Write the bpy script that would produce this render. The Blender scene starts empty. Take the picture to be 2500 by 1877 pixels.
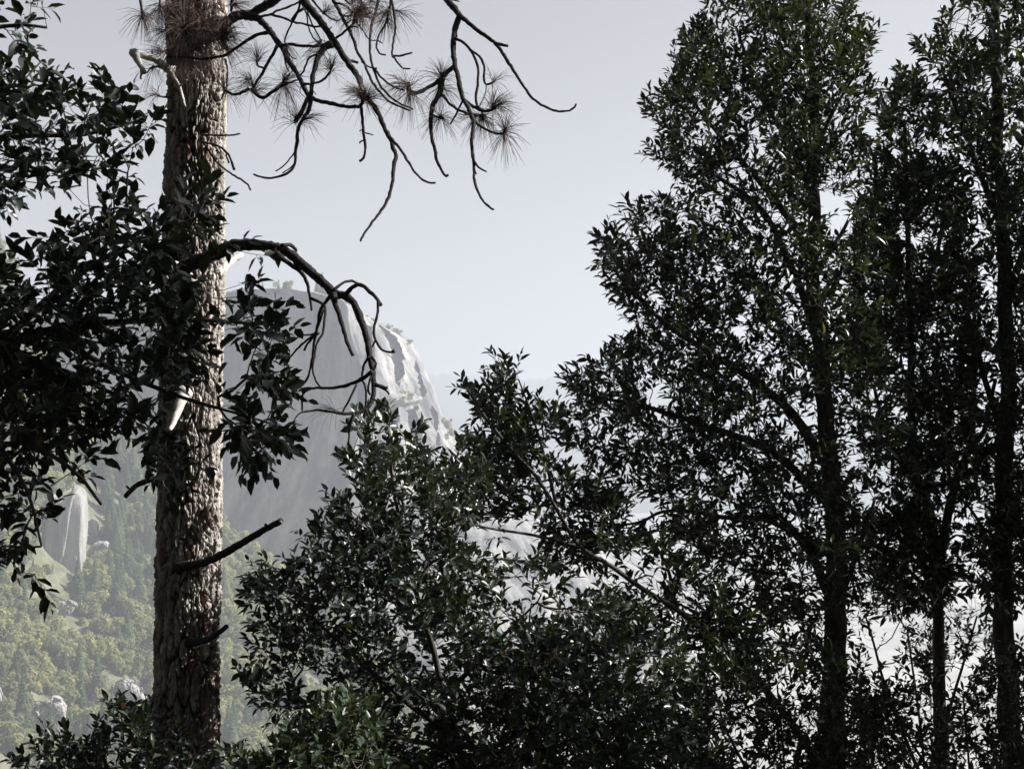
import bpy, math, random
import numpy as np
from math import radians as R, pi
from mathutils import Vector
random.seed(7)
RNG = np.random.default_rng(7)
SC = bpy.context.scene
COL = SC.collection
# ------------------------------------------------------------------ camera, sky, sun, exposure
PITCH = 1.9
cam = bpy.data.objects.new('camera', bpy.data.cameras.new('camera'))
COL.objects.link(cam)
cam.data.lens = 50; cam.data.sensor_width = 36
cam.data.clip_start = 0.1; cam.data.clip_end = 20000
cam.rotation_euler = (R(90 + PITCH), 0, 0)
cam.data.dof.use_dof = True
cam.data.dof.focus_distance = 10.5
cam.data.dof.aperture_fstop = 20
SC.camera = cam

SUN_EL, SUN_AZ = 36.0, 82.0          # azimuth clockwise from +Y (the view direction)
w = bpy.data.worlds.new('World'); SC.world = w; w.use_nodes = True
nt = w.node_tree; bg = nt.nodes['Background']
sky = nt.nodes.new('ShaderNodeTexSky'); sky.sky_type = 'NISHITA'; sky.sun_disc = False
sky.sun_elevation = R(SUN_EL); sky.sun_rotation = R(SUN_AZ)
sky.air_density = 0.75; sky.dust_density = 1.6; sky.ozone_density = 1.0
hs = nt.nodes.new('ShaderNodeHueSaturation'); hs.inputs['Saturation'].default_value = 0.12
tint = nt.nodes.new('ShaderNodeMixRGB'); tint.blend_type = 'MULTIPLY'; tint.inputs[0].default_value = 1; tint.inputs[2].default_value = (1.0, 1.0, 1.02, 1)
nt.links.new(sky.outputs[0], hs.inputs['Color']); nt.links.new(hs.outputs[0], tint.inputs[1]); nt.links.new(tint.outputs[0], bg.inputs['Color'])
bg.inputs['Strength'].default_value = 0.05
sl = bpy.data.lights.new('sun', 'SUN'); sl.energy = 5.0; sl.angle = R(0.5); sl.color = (1, .955, .90)
so = bpy.data.objects.new('sun', sl); COL.objects.link(so)
sd = Vector((math.cos(R(SUN_EL)) * math.sin(R(SUN_AZ)), math.cos(R(SUN_EL)) * math.cos(R(SUN_AZ)), math.sin(R(SUN_EL))))
so.rotation_euler = sd.to_track_quat('Z', 'Y').to_euler()
so.location = sd * 50
SC.view_settings.view_transform = 'Standard'; SC.view_settings.look = 'None'
SC.view_settings.gamma = 1; SC.view_settings.exposure = 1.5
cy = SC.cycles
cy.max_bounces = 5; cy.diffuse_bounces = 2; cy.glossy_bounces = 2; cy.transmission_bounces = 3
cy.transparent_max_bounces = 4; cy.volume_bounces = 1; cy.use_denoising = True
cy.sample_clamp_indirect = 4

# ------------------------------------------------------------------ helpers
F = 50 / 36 * 2500                    # focal length in photo pixels (2500 wide)
cp, sp_ = math.cos(R(PITCH)), math.sin(R(PITCH))
def at(px, py, Y):
    """world points for photo pixels (2500 x 1877) at world depth Y (arrays welcome)"""
    px, py, Y = np.broadcast_arrays(np.asarray(px, float), np.asarray(py, float), np.asarray(Y, float))
    a = (px - 1250) / F; b = (938.5 - py) / F
    dy = cp - b * sp_; dz = sp_ + b * cp
    return np.stack([a / dy * Y, Y, dz / dy * Y], -1)
K = 2500 / 2212                       # reading scale of the overview
def atP(px, py, Y): return at(np.asarray(px, float) * K, np.asarray(py, float) * K, Y)
def mpp(Y): return Y / F              # metres per photo pixel

def unit(v): return v / np.maximum(np.linalg.norm(v, axis=-1, keepdims=True), 1e-9)

def _hash(i, j, k, s):
    h = (i.astype(np.int64) * 73856093) ^ (j.astype(np.int64) * 19349663) ^ (k.astype(np.int64) * 83492791) ^ (s * 2654435)
    h = (h ^ (h >> 13)) * 1274126177
    h = h ^ (h >> 16)
    return (h & 0xFFFFFF) / float(0xFFFFFF)
def vnoise(p, s=0):
    i = np.floor(p).astype(np.int64); f = p - i; f = f * f * (3 - 2 * f)
    out = 0
    for a in (0, 1):
        for b in (0, 1):
            for c in (0, 1):
                wgt = (f[..., 0] if a else 1 - f[..., 0]) * (f[..., 1] if b else 1 - f[..., 1]) * (f[..., 2] if c else 1 - f[..., 2])
                out = out + wgt * _hash(i[..., 0] + a, i[..., 1] + b, i[..., 2] + c, s)
    return out
def fbm(p, o=4, s=0):
    t = 0; a = .5; n = 0
    for k in range(o):
        t = t + a * vnoise(p * 2 ** k, s + k); n += a; a *= .5
    return t / n
def worley(p, s=0):
    i = np.floor(p).astype(np.int64)
    f1 = np.full(p.shape[:-1], 9.); f2 = f1.copy(); cid = np.zeros(p.shape[:-1])
    for a in (-1, 0, 1):
        for b in (-1, 0, 1):
            for c in (-1, 0, 1):
                q = i + np.array([a, b, c])
                h = [_hash(q[..., 0], q[..., 1], q[..., 2], s + k) for k in range(3)]
                d = np.sqrt((q[..., 0] + h[0] - p[..., 0]) ** 2 + (q[..., 1] + h[1] - p[..., 1]) ** 2 + (q[..., 2] + h[2] - p[..., 2]) ** 2)
                near = d < f1
                f2 = np.where(near, f1, np.minimum(f2, d)); cid = np.where(near, h[0], cid); f1 = np.where(near, d, f1)
    return f1, f2, cid
def sstep(a, b, x):
    t = np.clip((x - a) / (b - a), 0, 1); return t * t * (3 - 2 * t)

def inside(poly, x, y):
    poly = np.asarray(poly, float); r = np.zeros(x.shape, bool); n = len(poly)
    for i in range(n):
        x1, y1 = poly[i]; x2, y2 = poly[(i + 1) % n]
        c = ((y1 > y) != (y2 > y)) & (x < (x2 - x1) * (y - y1) / (y2 - y1 + 1e-9) + x1)
        r ^= c
    return r

class MB:
    """collects pieces and links them as ONE mesh object"""
    def __init__(s): s.v = []; s.f = {3: [], 4: []}; s.m = {3: [], 4: []}; s.a = []; s.n = 0; s.extra = []
    def add(s, v, tris=None, quads=None, mi=0, var=None):
        v = np.asarray(v, float).reshape(-1, 3)
        for k, f in ((3, tris), (4, quads)):
            if f is not None and len(f):
                f = np.asarray(f, int).reshape(-1, k)
                s.f[k].append(f + s.n); s.m[k].append(np.full(len(f), mi))
        s.a.append(np.zeros(len(v)) if var is None else np.broadcast_to(var, (len(v),)))
        s.v.append(v); s.n += len(v)
    def build(s, name, mats, parent=None, smooth=True, var=False):
        me = bpy.data.meshes.new(name)
        V = np.concatenate(s.v) if s.v else np.zeros((0, 3))
        loops, sizes, mi = [], [], []
        for k in (3, 4):
            if s.f[k]:
                f = np.concatenate(s.f[k]); loops.append(f.ravel()); sizes.append(np.full(len(f), k)); mi.append(np.concatenate(s.m[k]))
        L = np.concatenate(loops); Z = np.concatenate(sizes); M_ = np.concatenate(mi)
        me.vertices.add(len(V)); me.vertices.foreach_set('co', V.astype(np.float32).ravel())
        me.loops.add(len(L)); me.loops.foreach_set('vertex_index', L.astype(np.int32))
        me.polygons.add(len(Z))
        st = np.concatenate([[0], np.cumsum(Z)[:-1]])
        me.polygons.foreach_set('loop_start', st.astype(np.int32))
        me.polygons.foreach_set('material_index', M_.astype(np.int32))
        me.polygons.foreach_set('use_smooth', np.full(len(Z), smooth))
        if var:
            at_ = me.attributes.new('var', 'FLOAT', 'POINT'); at_.data.foreach_set('value', np.concatenate(s.a).astype(np.float32))
        for m in (mats if isinstance(mats, (list, tuple)) else [mats]): me.materials.append(m)
        me.update(calc_edges=True); me.validate()
        o = bpy.data.objects.new(name, me); COL.objects.link(o)
        if parent: o.parent = parent
        return o
    def tube(s, pts, rad, sides=7, mi=0, cap=True, rough=0.0, var=None):
        pts = np.asarray(pts, float); n = len(pts); rad = np.broadcast_to(np.asarray(rad, float), (n,))
        t = unit(np.gradient(pts, axis=0))
        u = np.cross(t[0], [0, 1, .13]); u = u / max(np.linalg.norm(u), 1e-6)
        rings = []
        ang = np.arange(sides) / sides * 2 * pi
        for i in range(n):
            u = u - t[i] * u.dot(t[i]); u = u / max(np.linalg.norm(u), 1e-9)
            b = np.cross(t[i], u)
            rr = rad[i] * (1 + (rough * (RNG.random(sides) - .5) * 2 if rough else 0) * np.ones(sides))
            rings.append(pts[i] + (np.cos(ang) * rr)[:, None] * u + (np.sin(ang) * rr)[:, None] * b)
        v = np.concatenate(rings)
        i = np.arange(n - 1)[:, None] * sides; j = np.arange(sides)[None, :]; j2 = (j + 1) % sides
        q = np.stack([i + j, i + j2, i + sides + j2, i + sides + j], -1).reshape(-1, 4)
        tr = None
        if cap:
            v = np.concatenate([v, [pts[0], pts[-1]]]); a0 = n * sides
            k = np.arange(sides); k2 = (k + 1) % sides
            tr = np.concatenate([np.stack([np.full(sides, a0), k2, k], -1), np.stack([np.full(sides, a0 + 1), (n - 1) * sides + k, (n - 1) * sides + k2], -1)])
        s.add(v, tr, q, mi, var)
    def sticks(s, p0, p1, r0, r1, sides=3, mi=0, var=None):
        n = len(p0); t = unit(p1 - p0)
        ref = np.where(np.abs(t[:, 2:3]) > .9, [[1., 0, 0]], [[0, 0, 1.]])
        u = unit(np.cross(t, ref)); b = np.cross(t, u)
        ang = np.arange(sides) / sides * 2 * pi
        c = np.cos(ang)[None, :, None] * u[:, None] + np.sin(ang)[None, :, None] * b[:, None]
        v = np.concatenate([p0[:, None] + c * np.asarray(r0).reshape(-1, 1, 1), p1[:, None] + c * np.asarray(r1).reshape(-1, 1, 1)], 1)
        base = np.arange(n)[:, None] * (2 * sides); j = np.arange(sides)[None]; j2 = (j + 1) % sides
        q = np.stack([base + j, base + j2, base + sides + j2, base + sides + j], -1).reshape(-1, 4)
        s.add(v.reshape(-1, 3), None, q, mi, var)
    def grid(s, P, mi=0, var=None, flip=False):
        a, b = P.shape[:2]
        idx = np.arange(a * b).reshape(a, b)
        q = np.stack([idx[:-1, :-1], idx[:-1, 1:], idx[1:, 1:], idx[1:, :-1]], -1).reshape(-1, 4)
        s.add(P.reshape(-1, 3), None, q[:, ::-1] if flip else q, mi, None if var is None else var.ravel())

def smooth_path(pts, step, extra=None):
    """Catmull-Rom resample of a polyline; extra = values carried along"""
    pts = np.asarray(pts, float); n = len(pts)
    X = pts if extra is None else np.concatenate([pts, np.asarray(extra, float).reshape(n, -1)], 1)
    E = np.concatenate([[2 * X[0] - X[1]], X, [2 * X[-1] - X[-2]]])
    out = []
    for i in range(n - 1):
        L = np.linalg.norm(pts[i + 1] - pts[i]); m = max(2, int(round(L / step)))
        t = (np.arange(m) / m)[:, None]
        a, b, c, d = E[i], E[i + 1], E[i + 2], E[i + 3]
        out.append(.5 * (2 * b + (c - a) * t + (2 * a - 5 * b + 4 * c - d) * t ** 2 + (3 * b - a - 3 * c + d) * t ** 3))
    out.append(X[-1:])
    out = np.concatenate(out)
    return (out[:, :3], out[:, 3:]) if extra is not None else out

def tag(o, label=None, cat=None, group=None, kind=None):
    for k, v in (('label', label), ('category', cat), ('group', group), ('kind', kind)):
        if v: o[k] = v
    return o
def empty(name, loc=(0, 0, 0)):
    o = bpy.data.objects.new(name, None); COL.objects.link(o); o.location = loc; o.empty_display_size = .2
    return o
def place(o, root):      # parent while the part's mesh is in world coordinates
    o.parent = root; o.location = -Vector(root.location)
    return o

# ------------------------------------------------------------------ materials
def mat(name):
    m = bpy.data.materials.new(name); m.use_nodes = True
    n = m.node_tree.nodes; l = m.node_tree.links
    return m, n, l, n['Principled BSDF']
def ramp(n, cols):
    r = n.new('ShaderNodeValToRGB'); e = r.color_ramp.elements
    while len(e) < len(cols): e.new(.5)
    for k, (p, c) in enumerate(cols): e[k].position = p; e[k].color = (*c, 1)
    return r
def noise_tex(n, l, scale, detail=5, vec=None, stretch=None, rough=.6):
    t = n.new('ShaderNodeTexNoise'); t.inputs['Scale'].default_value = scale; t.inputs['Detail'].default_value = detail
    t.inputs['Roughness'].default_value = rough
    g = n.new('ShaderNodeNewGeometry')
    if stretch:
        mp = n.new('ShaderNodeMapping'); mp.inputs['Scale'].default_value = stretch
        l.new(g.outputs['Position'], mp.inputs['Vector']); l.new(mp.outputs[0], t.inputs['Vector'])
    else: l.new(g.outputs['Position'], t.inputs['Vector'])
    return t
def bump(n, l, b, src, strength, dist):
    u = n.new('ShaderNodeBump'); u.inputs['Strength'].default_value = strength; u.inputs['Distance'].default_value = dist
    l.new(src, u.inputs['Height']); l.new(u.outputs[0], b.inputs['Normal'])

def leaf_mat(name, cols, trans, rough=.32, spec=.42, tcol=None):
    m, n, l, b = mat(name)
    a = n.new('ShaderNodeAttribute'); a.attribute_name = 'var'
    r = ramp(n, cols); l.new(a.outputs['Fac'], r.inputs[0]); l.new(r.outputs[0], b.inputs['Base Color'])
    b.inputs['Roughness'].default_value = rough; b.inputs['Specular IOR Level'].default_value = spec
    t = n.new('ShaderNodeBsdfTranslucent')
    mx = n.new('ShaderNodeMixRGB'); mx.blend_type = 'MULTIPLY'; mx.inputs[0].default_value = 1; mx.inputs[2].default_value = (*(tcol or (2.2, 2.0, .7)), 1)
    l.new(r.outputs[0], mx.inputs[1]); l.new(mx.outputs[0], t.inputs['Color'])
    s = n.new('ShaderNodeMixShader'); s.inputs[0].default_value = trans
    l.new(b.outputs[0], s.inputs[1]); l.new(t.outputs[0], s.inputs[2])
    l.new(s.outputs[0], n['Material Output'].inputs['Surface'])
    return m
G = lambda r, g, b: (r, g, b)
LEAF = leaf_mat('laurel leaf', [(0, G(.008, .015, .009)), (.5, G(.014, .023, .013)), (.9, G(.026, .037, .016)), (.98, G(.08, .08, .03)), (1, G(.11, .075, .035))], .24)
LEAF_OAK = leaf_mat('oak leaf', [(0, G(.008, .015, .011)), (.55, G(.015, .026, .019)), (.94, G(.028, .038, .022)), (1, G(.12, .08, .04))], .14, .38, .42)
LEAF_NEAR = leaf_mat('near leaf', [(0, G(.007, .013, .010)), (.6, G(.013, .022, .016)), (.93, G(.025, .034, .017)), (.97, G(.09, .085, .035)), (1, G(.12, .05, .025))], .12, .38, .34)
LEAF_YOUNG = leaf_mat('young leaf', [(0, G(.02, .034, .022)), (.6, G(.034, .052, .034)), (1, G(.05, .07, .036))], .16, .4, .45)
def bark_mat(name, c0, c1, c2, sc, stretch, bs, bd, rough=.9):
    m, n, l, b = mat(name)
    t = noise_tex(n, l, sc, 8, stretch=stretch); r = ramp(n, [(.3, c0), (.52, c1), (.72, c2)])
    l.new(t.outputs[0], r.inputs[0]); l.new(r.outputs[0], b.inputs['Base Color'])
    b.inputs['Roughness'].default_value = rough; b.inputs['Specular IOR Level'].default_value = .2
    bump(n, l, b, t.outputs[0], bs, bd)
    return m
BARK_DARK = bark_mat('grey brown bark', G(.028, .025, .022), G(.05, .045, .04), G(.10, .095, .085), 14, (1, 1, .35), .7, .02)
TWIG = bark_mat('twig bark', G(.035, .03, .026), G(.06, .052, .045), G(.10, .09, .08), 40, (1, 1, 1), .3, .004)
DEAD = bark_mat('dead branch bark', G(.010, .009, .010), G(.02, .018, .018), G(.05, .045, .044), 60, (1, 1, 1), 1.0, .01)
PALE = bark_mat('bare weathered wood', G(.26, .24, .22), G(.40, .375, .35), G(.55, .53, .50), 30, (1, 1, .3), .5, .006)
NEED_M = leaf_mat('dead pine needle', [(0, G(.022, .014, .013)), (.6, G(.05, .028, .02)), (.9, G(.11, .06, .042)), (1, G(.2, .13, .09))], .1, .5, .3, (1.2, 1.1, 1))
def pine_mat():
    m, n, l, b = mat('pine bark plates')
    a = n.new('ShaderNodeAttribute'); a.attribute_name = 'var'
    t = noise_tex(n, l, 22, 8, stretch=(1, 1, .3)); t2 = noise_tex(n, l, 2.2, 3, stretch=(1, 1, .6)); t3 = noise_tex(n, l, 160, 4)
    r = ramp(n, [(.25, G(.13, .115, .10)), (.48, G(.30, .275, .25)), (.70, G(.56, .53, .50))]); l.new(t.outputs[0], r.inputs[0])
    red = ramp(n, [(.25, G(.13, .06, .04)), (.7, G(.26, .13, .085))]); l.new(t.outputs[0], red.inputs[0])
    g = n.new('ShaderNodeNewGeometry'); sx = n.new('ShaderNodeSeparateXYZ'); l.new(g.outputs['Position'], sx.inputs[0])
    mr = n.new('ShaderNodeMapRange'); mr.inputs[1].default_value = -.2; mr.inputs[2].default_value = -1.2; mr.inputs[3].default_value = 0; mr.inputs[4].default_value = .22
    l.new(sx.outputs[2], mr.inputs[0])
    ad = n.new('ShaderNodeMath'); ad.operation = 'ADD'; l.new(a.outputs['Fac'], ad.inputs[0]); l.new(mr.outputs[0], ad.inputs[1])
    ad2 = n.new('ShaderNodeMath'); ad2.operation = 'MULTIPLY_ADD'; ad2.inputs[1].default_value = .5; l.new(t2.outputs[0], ad2.inputs[0]); l.new(ad.outputs[0], ad2.inputs[2])
    ms = ramp(n, [(.93, G(0, 0, 0)), (1.0, G(.75, .75, .75))]); 
    dv = n.new('ShaderNodeMath'); dv.operation = 'MULTIPLY'; dv.inputs[1].default_value = .78; l.new(ad2.outputs[0], dv.inputs[0]); l.new(dv.outputs[0], ms.inputs[0])
    mx = n.new('ShaderNodeMixRGB'); l.new(ms.outputs[0], mx.inputs[0]); l.new(r.outputs[0], mx.inputs[1]); l.new(red.outputs[0], mx.inputs[2])
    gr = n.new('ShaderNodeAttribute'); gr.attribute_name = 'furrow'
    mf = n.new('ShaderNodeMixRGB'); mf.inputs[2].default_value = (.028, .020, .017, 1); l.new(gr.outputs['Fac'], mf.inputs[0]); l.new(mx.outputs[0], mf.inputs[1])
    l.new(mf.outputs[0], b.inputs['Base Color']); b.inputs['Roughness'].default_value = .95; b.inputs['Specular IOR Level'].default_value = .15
    bump(n, l, b, t3.outputs[0], .5, .006)
    return m
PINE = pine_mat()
def rock_mat(name, cols, sc, stretch, bs, bd):
    m, n, l, b = mat(name)
    t = noise_tex(n, l, sc, 9, stretch=stretch, rough=.65); r = ramp(n, cols)
    l.new(t.outputs[0], r.inputs[0]); l.new(r.outputs[0], b.inputs['Base Color'])
    b.inputs['Roughness'].default_value = .95; b.inputs['Specular IOR Level'].default_value = .1
    t2 = noise_tex(n, l, sc * 6, 8); bump(n, l, b, t2.outputs[0], bs, bd)
    return m
GRANITE = rock_mat('streaked granite', [(.36, G(.055, .058, .065)), (.48, G(.14, .14, .143)), (.66, G(.34, .33, .31))], .04, (1, 1, .2), .5, 2)
SLAB = rock_mat('pale granite', [(.3, G(.13, .127, .12)), (.5, G(.25, .243, .23)), (.7, G(.36, .345, .32))], .12, (1, 1, .2), .6, 1)
DRY = rock_mat('dry slope', [(.3, G(.055, .062, .036)), (.5, G(.10, .105, .062)), (.72, G(.20, .19, .14))], .05, (1, 1, 1), .4, 1)
FOREST = rock_mat('forest slope', [(.3, G(.025, .035, .02)), (.55, G(.05, .065, .035)), (.75, G(.09, .09, .06))], .02, (1, 1, 1), .6, 3)
def ground_mat():
    m = rock_mat('valley ground', [(.3, G(.15, .15, .14)), (.5, G(.30, .298, .285)), (.7, G(.44, .435, .42))], .006, (1, 1, 1), .3, 3)
    n = m.node_tree.nodes; l = m.node_tree.links; b = n['Principled BSDF']; old = b.inputs['Base Color'].links[0].from_socket
    t = noise_tex(n, l, 1.4, 6); r = ramp(n, [(.3, G(.016, .013, .010)), (.7, G(.05, .040, .028))]); l.new(t.outputs[0], r.inputs[0])
    g = n.new('ShaderNodeNewGeometry'); sx = n.new('ShaderNodeSeparateXYZ'); l.new(g.outputs['Position'], sx.inputs[0])
    mr = n.new('ShaderNodeMapRange'); mr.inputs[1].default_value = 250; mr.inputs[2].default_value = 420; l.new(sx.outputs[1], mr.inputs[0])
    mx = n.new('ShaderNodeMixRGB'); l.new(mr.outputs[0], mx.inputs[0]); l.new(r.outputs[0], mx.inputs[1]); l.new(old, mx.inputs[2]); l.new(mx.outputs[0], b.inputs['Base Color'])
    return m
GROUND = ground_mat()
SOIL = rock_mat('forest soil', [(.3, G(.03, .024, .018)), (.55, G(.055, .045, .032)), (.75, G(.09, .075, .05))], 1.2, (1, 1, 1), .6, .05)
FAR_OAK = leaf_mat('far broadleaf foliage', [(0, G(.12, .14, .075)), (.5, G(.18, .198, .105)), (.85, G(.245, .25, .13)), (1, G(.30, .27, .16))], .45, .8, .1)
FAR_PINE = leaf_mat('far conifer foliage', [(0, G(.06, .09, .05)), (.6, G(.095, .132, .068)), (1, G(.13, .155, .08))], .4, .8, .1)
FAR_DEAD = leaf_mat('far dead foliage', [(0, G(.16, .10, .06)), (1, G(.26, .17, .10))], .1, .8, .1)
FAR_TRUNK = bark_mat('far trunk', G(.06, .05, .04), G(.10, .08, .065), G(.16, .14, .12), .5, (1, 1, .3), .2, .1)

# ------------------------------------------------------------------ setting: terrain, hillside, cliff, ridge
def build_terrain():
    k = np.linspace(-1, 1, 120); xs = np.sinh(k * 7) / np.sinh(7) * 5000
    ys = np.concatenate([np.linspace(-420, -20, 40), np.linspace(-18, 40, 60), 40 + (np.linspace(0, 1, 81)[1:] ** 2.2) * 8500])
    X, Y = np.meshgrid(xs, ys)
    yp = np.maximum(Y, 0)
    Z = -1.7 - .265 * np.minimum(yp, 20) - .62 * np.clip(yp - 20, 0, 600)
    Z = np.maximum(Z, -252 + 20 * fbm(np.stack([X / 300, Y / 300, X * 0], -1), 4, 3))
    up = np.maximum(-Y - 1, 0); Z = Z + .85 * np.minimum(up, 115)  # unseen slope behind the viewer, raised to block sky light from the near trees
    Z = Z + (fbm(np.stack([X / 3, Y / 3, X * 0], -1), 3, 5) - .5) * .5 * sstep(1, 8, np.abs(Y) + np.abs(X))
    m = MB(); m.grid(np.stack([X, Y, Z], -1))
    tag(m.build('ground', [GROUND]), kind='structure')
build_terrain()

# left hillside: a spur at 400-750 m coming down from the left
H_EDGE = np.array([(-900, 420), (-300, 430), (0, 545), (100, 760), (190, 900), (250, 965), (330, 1060), (480, 1150), (560, 1215), (640, 1285), (760, 1390), (950, 1530), (1200, 1720), (1500, 1950)], float)
def hill_edge(px): return np.interp(px, H_EDGE[:, 0], H_EDGE[:, 1])
def hill_point(px, t):
    """px in overview pixels, t = 0 at the crest and 1 at the foot"""
    px = np.asarray(px, float); t = np.asarray(t, float)
    e = hill_edge(px); foot = 2300.0
    py = e + (foot - e) * t
    D0 = 1150 + (300 - px) * .16
    Y = 560 + (D0 - 560) * (1 - t) ** 1.25
    return atP(px, py, Y)
def build_hill():
    u = np.linspace(-900, 1500, 260); t = np.linspace(0, 1, 160) ** 1.2
    U, T = np.meshgrid(u, t)
    P = hill_point(U, T)
    P[..., 2] += (fbm(P / 60, 5, 11) - .5) * 20 * np.minimum(1, T * 12 + .2)
    back = [P[0] + np.array([-(k * 8), k * 30, -k * k * 9]) for k in range(6, 0, -1)]
    m = MB(); m.grid(np.concatenate([np.stack(back), P]))
    tag(m.build('hillside', [DRY]), kind='structure')
build_hill()

# granite cliff, about 1.35 km off: rows from the rim down, each row a plan contour (front face, arete, lit flank, back)
C_ROWS = [  # py(overview), arete x, flank edge x
    (628, 640, 652), (636, 690, 712), (650, 742, 762), (668, 752, 806), (690, 752, 842), (716, 756, 884), (750, 764, 903), (790, 782, 920), (830, 792, 936),
    (870, 786, 948), (910, 776, 960), (950, 768, 984), (1000, 760, 1020), (1060, 756, 1062), (1130, 752, 1130), (1200, 750, 1215), (1300, 750, 1350), (1450, 750, 1560), (1700, 750, 1850)]
def build_cliff():
    rows = np.array(C_ROWS, float)
    py = np.concatenate([np.linspace(628, 1000, 190), np.linspace(1004, 1700, 100)])
    A = np.interp(py, rows[:, 0], rows[:, 1]); E = np.interp(py, rows[:, 0], rows[:, 2])
    Zrow = atP(np.full_like(py, 750), py, 1330.0)[:, 2]
    out = []
    s = np.concatenate([np.linspace(0, 1, 110), 1 + np.linspace(0, 1, 131)[1:], 2 + np.linspace(0, 1, 25)[1:]])
    for k, y in enumerate(py):
        z = Zrow[k]
        def P(x, Y):
            q = atP(x, y, Y); return np.array([q[0], Y, z])
        fl = max(0, (y - 1000) / 700)
        lean = (y - 628) / 372 * 34                        # the faces lean forward towards the foot
        p0 = P(-150, 1560); p1 = P(A[k], 1330 - lean - fl * 160); p2 = P(E[k], 1455 - lean - fl * 160); p3 = P(E[k] - 60, 2100)
        ctrl = [p0, p1, p2, p3]
        q = np.empty((len(s), 3))
        for i in range(3):
            mk = (s >= i) & (s <= i + 1); t = (s[mk] - i)[:, None]
            q[mk] = ctrl[i] * (1 - t) + ctrl[i + 1] * t
        # round the arete and bulge the flank
        mk = (s > 1) & (s < 2); t = s[mk] - 1
        q[mk, 1] -= np.sin(t * pi) * 26
        out.append(q)
    Pm = np.array(out)
    nrm = np.cross(np.gradient(Pm, axis=1), np.gradient(Pm, axis=0)); nrm = unit(nrm)
    nrm *= np.where(nrm[..., 1:2] > 0, -1, 1)
    S = np.broadcast_to(s, Pm.shape[:2]); YY = np.broadcast_to(py[:, None], Pm.shape[:2])
    flank = sstep(1.0, 1.08, S) * (1 - sstep(1.9, 2.0, S))
    base = (fbm(Pm * np.array([1 / 46, 1 / 46, 1 / 110]), 5, 21) - .5) * 13
    fine = (fbm(Pm * np.array([1 / 9, 1 / 9, 1 / 30]), 4, 31) - .5) * 5
    f1, f2, cid = worley(Pm * np.array([1 / 34, 1 / 60, 1 / 80]), 5)
    slabs = (cid - .5) * 16 + (sstep(0, .12, f2 - f1) - 1) * 4
    disp = base * (.5 + .5 * flank) + fine * (.6 + .5 * flank) + slabs * (.12 + .26 * flank) * sstep(640, 780, YY)
    # the recesses of the lit flank (each a hollow with its own outline)
    X2 = (Pm[..., 0] / Pm[..., 1]) * F / K + 1106
    wx = X2 + (fbm(Pm / 9, 3, 61) - .5) * 12; wy = YY + (fbm(Pm / 9 + 5, 3, 62) - .5) * 20
    turn = np.zeros(Pm.shape[:2])
    for poly, dpt in (([(818, 684), (838, 696), (858, 712), (872, 734), (874, 800), (864, 836), (850, 826), (838, 770), (826, 720)], 58), ([(882, 884), (897, 878), (908, 915), (914, 965), (908, 1010), (888, 950)], 46), ([(834, 888), (864, 876), (868, 900), (858, 950), (848, 1010), (836, 950)], 52), ([(786, 700), (800, 706), (806, 770), (796, 800), (788, 760)], 26), ([(772, 820), (786, 826), (792, 920), (780, 970)], 24), ([(924, 880), (938, 890), (948, 960), (934, 975)], 26), ([(896, 770), (908, 790), (916, 850), (904, 850)], 20)):
        ins = inside(poly, wx, wy)
        for r_ in np.where(ins.any(1))[0]:
            k_ = np.where(ins[r_])[0]; turn[r_, k_] += dpt * (1 - (k_ - k_[0]) / max(1, k_[-1] - k_[0]))
    disp = disp * 1.0
    disp = disp + 6 * sstep(1.2, .6, np.sqrt(((X2 - 868) / 40) ** 2 + ((YY - 862) / 12) ** 2)) * flank
    Pm = Pm + nrm * disp[..., None] * np.minimum(1, .25 + (YY - 628) / 60)[..., None]
    Pm[..., 1] += turn
    bump_ = (fbm(np.stack([Pm[0, :, 0] / 16, Pm[0, :, 0] * 0, Pm[0, :, 0] * 0], -1), 4, 77) - .42) * 16
    Pm[:, :, 2] += bump_[None] * np.clip(1 - (YY - 628) / 40, 0, 1) * (S < 1.6)
    rim = Pm[0]
    cap = [rim + np.array([-30 * k, 70.0 * k, 3 * k + 4 * math.sin(k)]) for k in range(5, 0, -1)]
    m = MB(); m.grid(np.concatenate([np.stack(cap), Pm]))
    o = m.build('cliff', [GRANITE]); tag(o, kind='structure')
    return Pm, X2, YY
CLIFF = build_cliff()
def on_cliff(px, py):
    Pm, X2, YY = CLIFF
    d = (X2 - px) ** 2 + (YY - py) ** 2 + np.where(Pm[..., 1] > 1700, 1e6, 0)
    return Pm.reshape(-1, 3)[np.argmin(d)]

def build_ridge():
    u = np.linspace(-600, 3200, 900)
    top = np.interp(u, [-600, 600, 940, 1000, 1120, 1240, 1500, 2000, 3200], [860, 850, 812, 814, 824, 818, 822, 815, 800])
    rows = []
    for t in np.linspace(0, 1, 40):
        Y = 6000 - 1800 * t
        base = atP(u, top, 6000.0)
        z = base[:, 2] * (1 - t) + (-262) * t
        rows.append(np.stack([base[:, 0] * Y / 6000, np.full_like(u, Y), z], -1))
    Pm = np.array(rows)
    Pm[..., 2] += (fbm(Pm / 200, 5, 41) - .5) * 90 * np.linspace(.1, 1, 40)[:, None]
    jag = _hash(np.arange(900), np.zeros(900, int), np.zeros(900, int), 3) * 15
    Pm[0, :, 2] += jag
    back = Pm[0] + np.array([0, 500, -300])
    m = MB(); m.grid(np.concatenate([back[None], Pm]))
    tag(m.build('hills', [FOREST]), kind='structure')
build_ridge()

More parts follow.
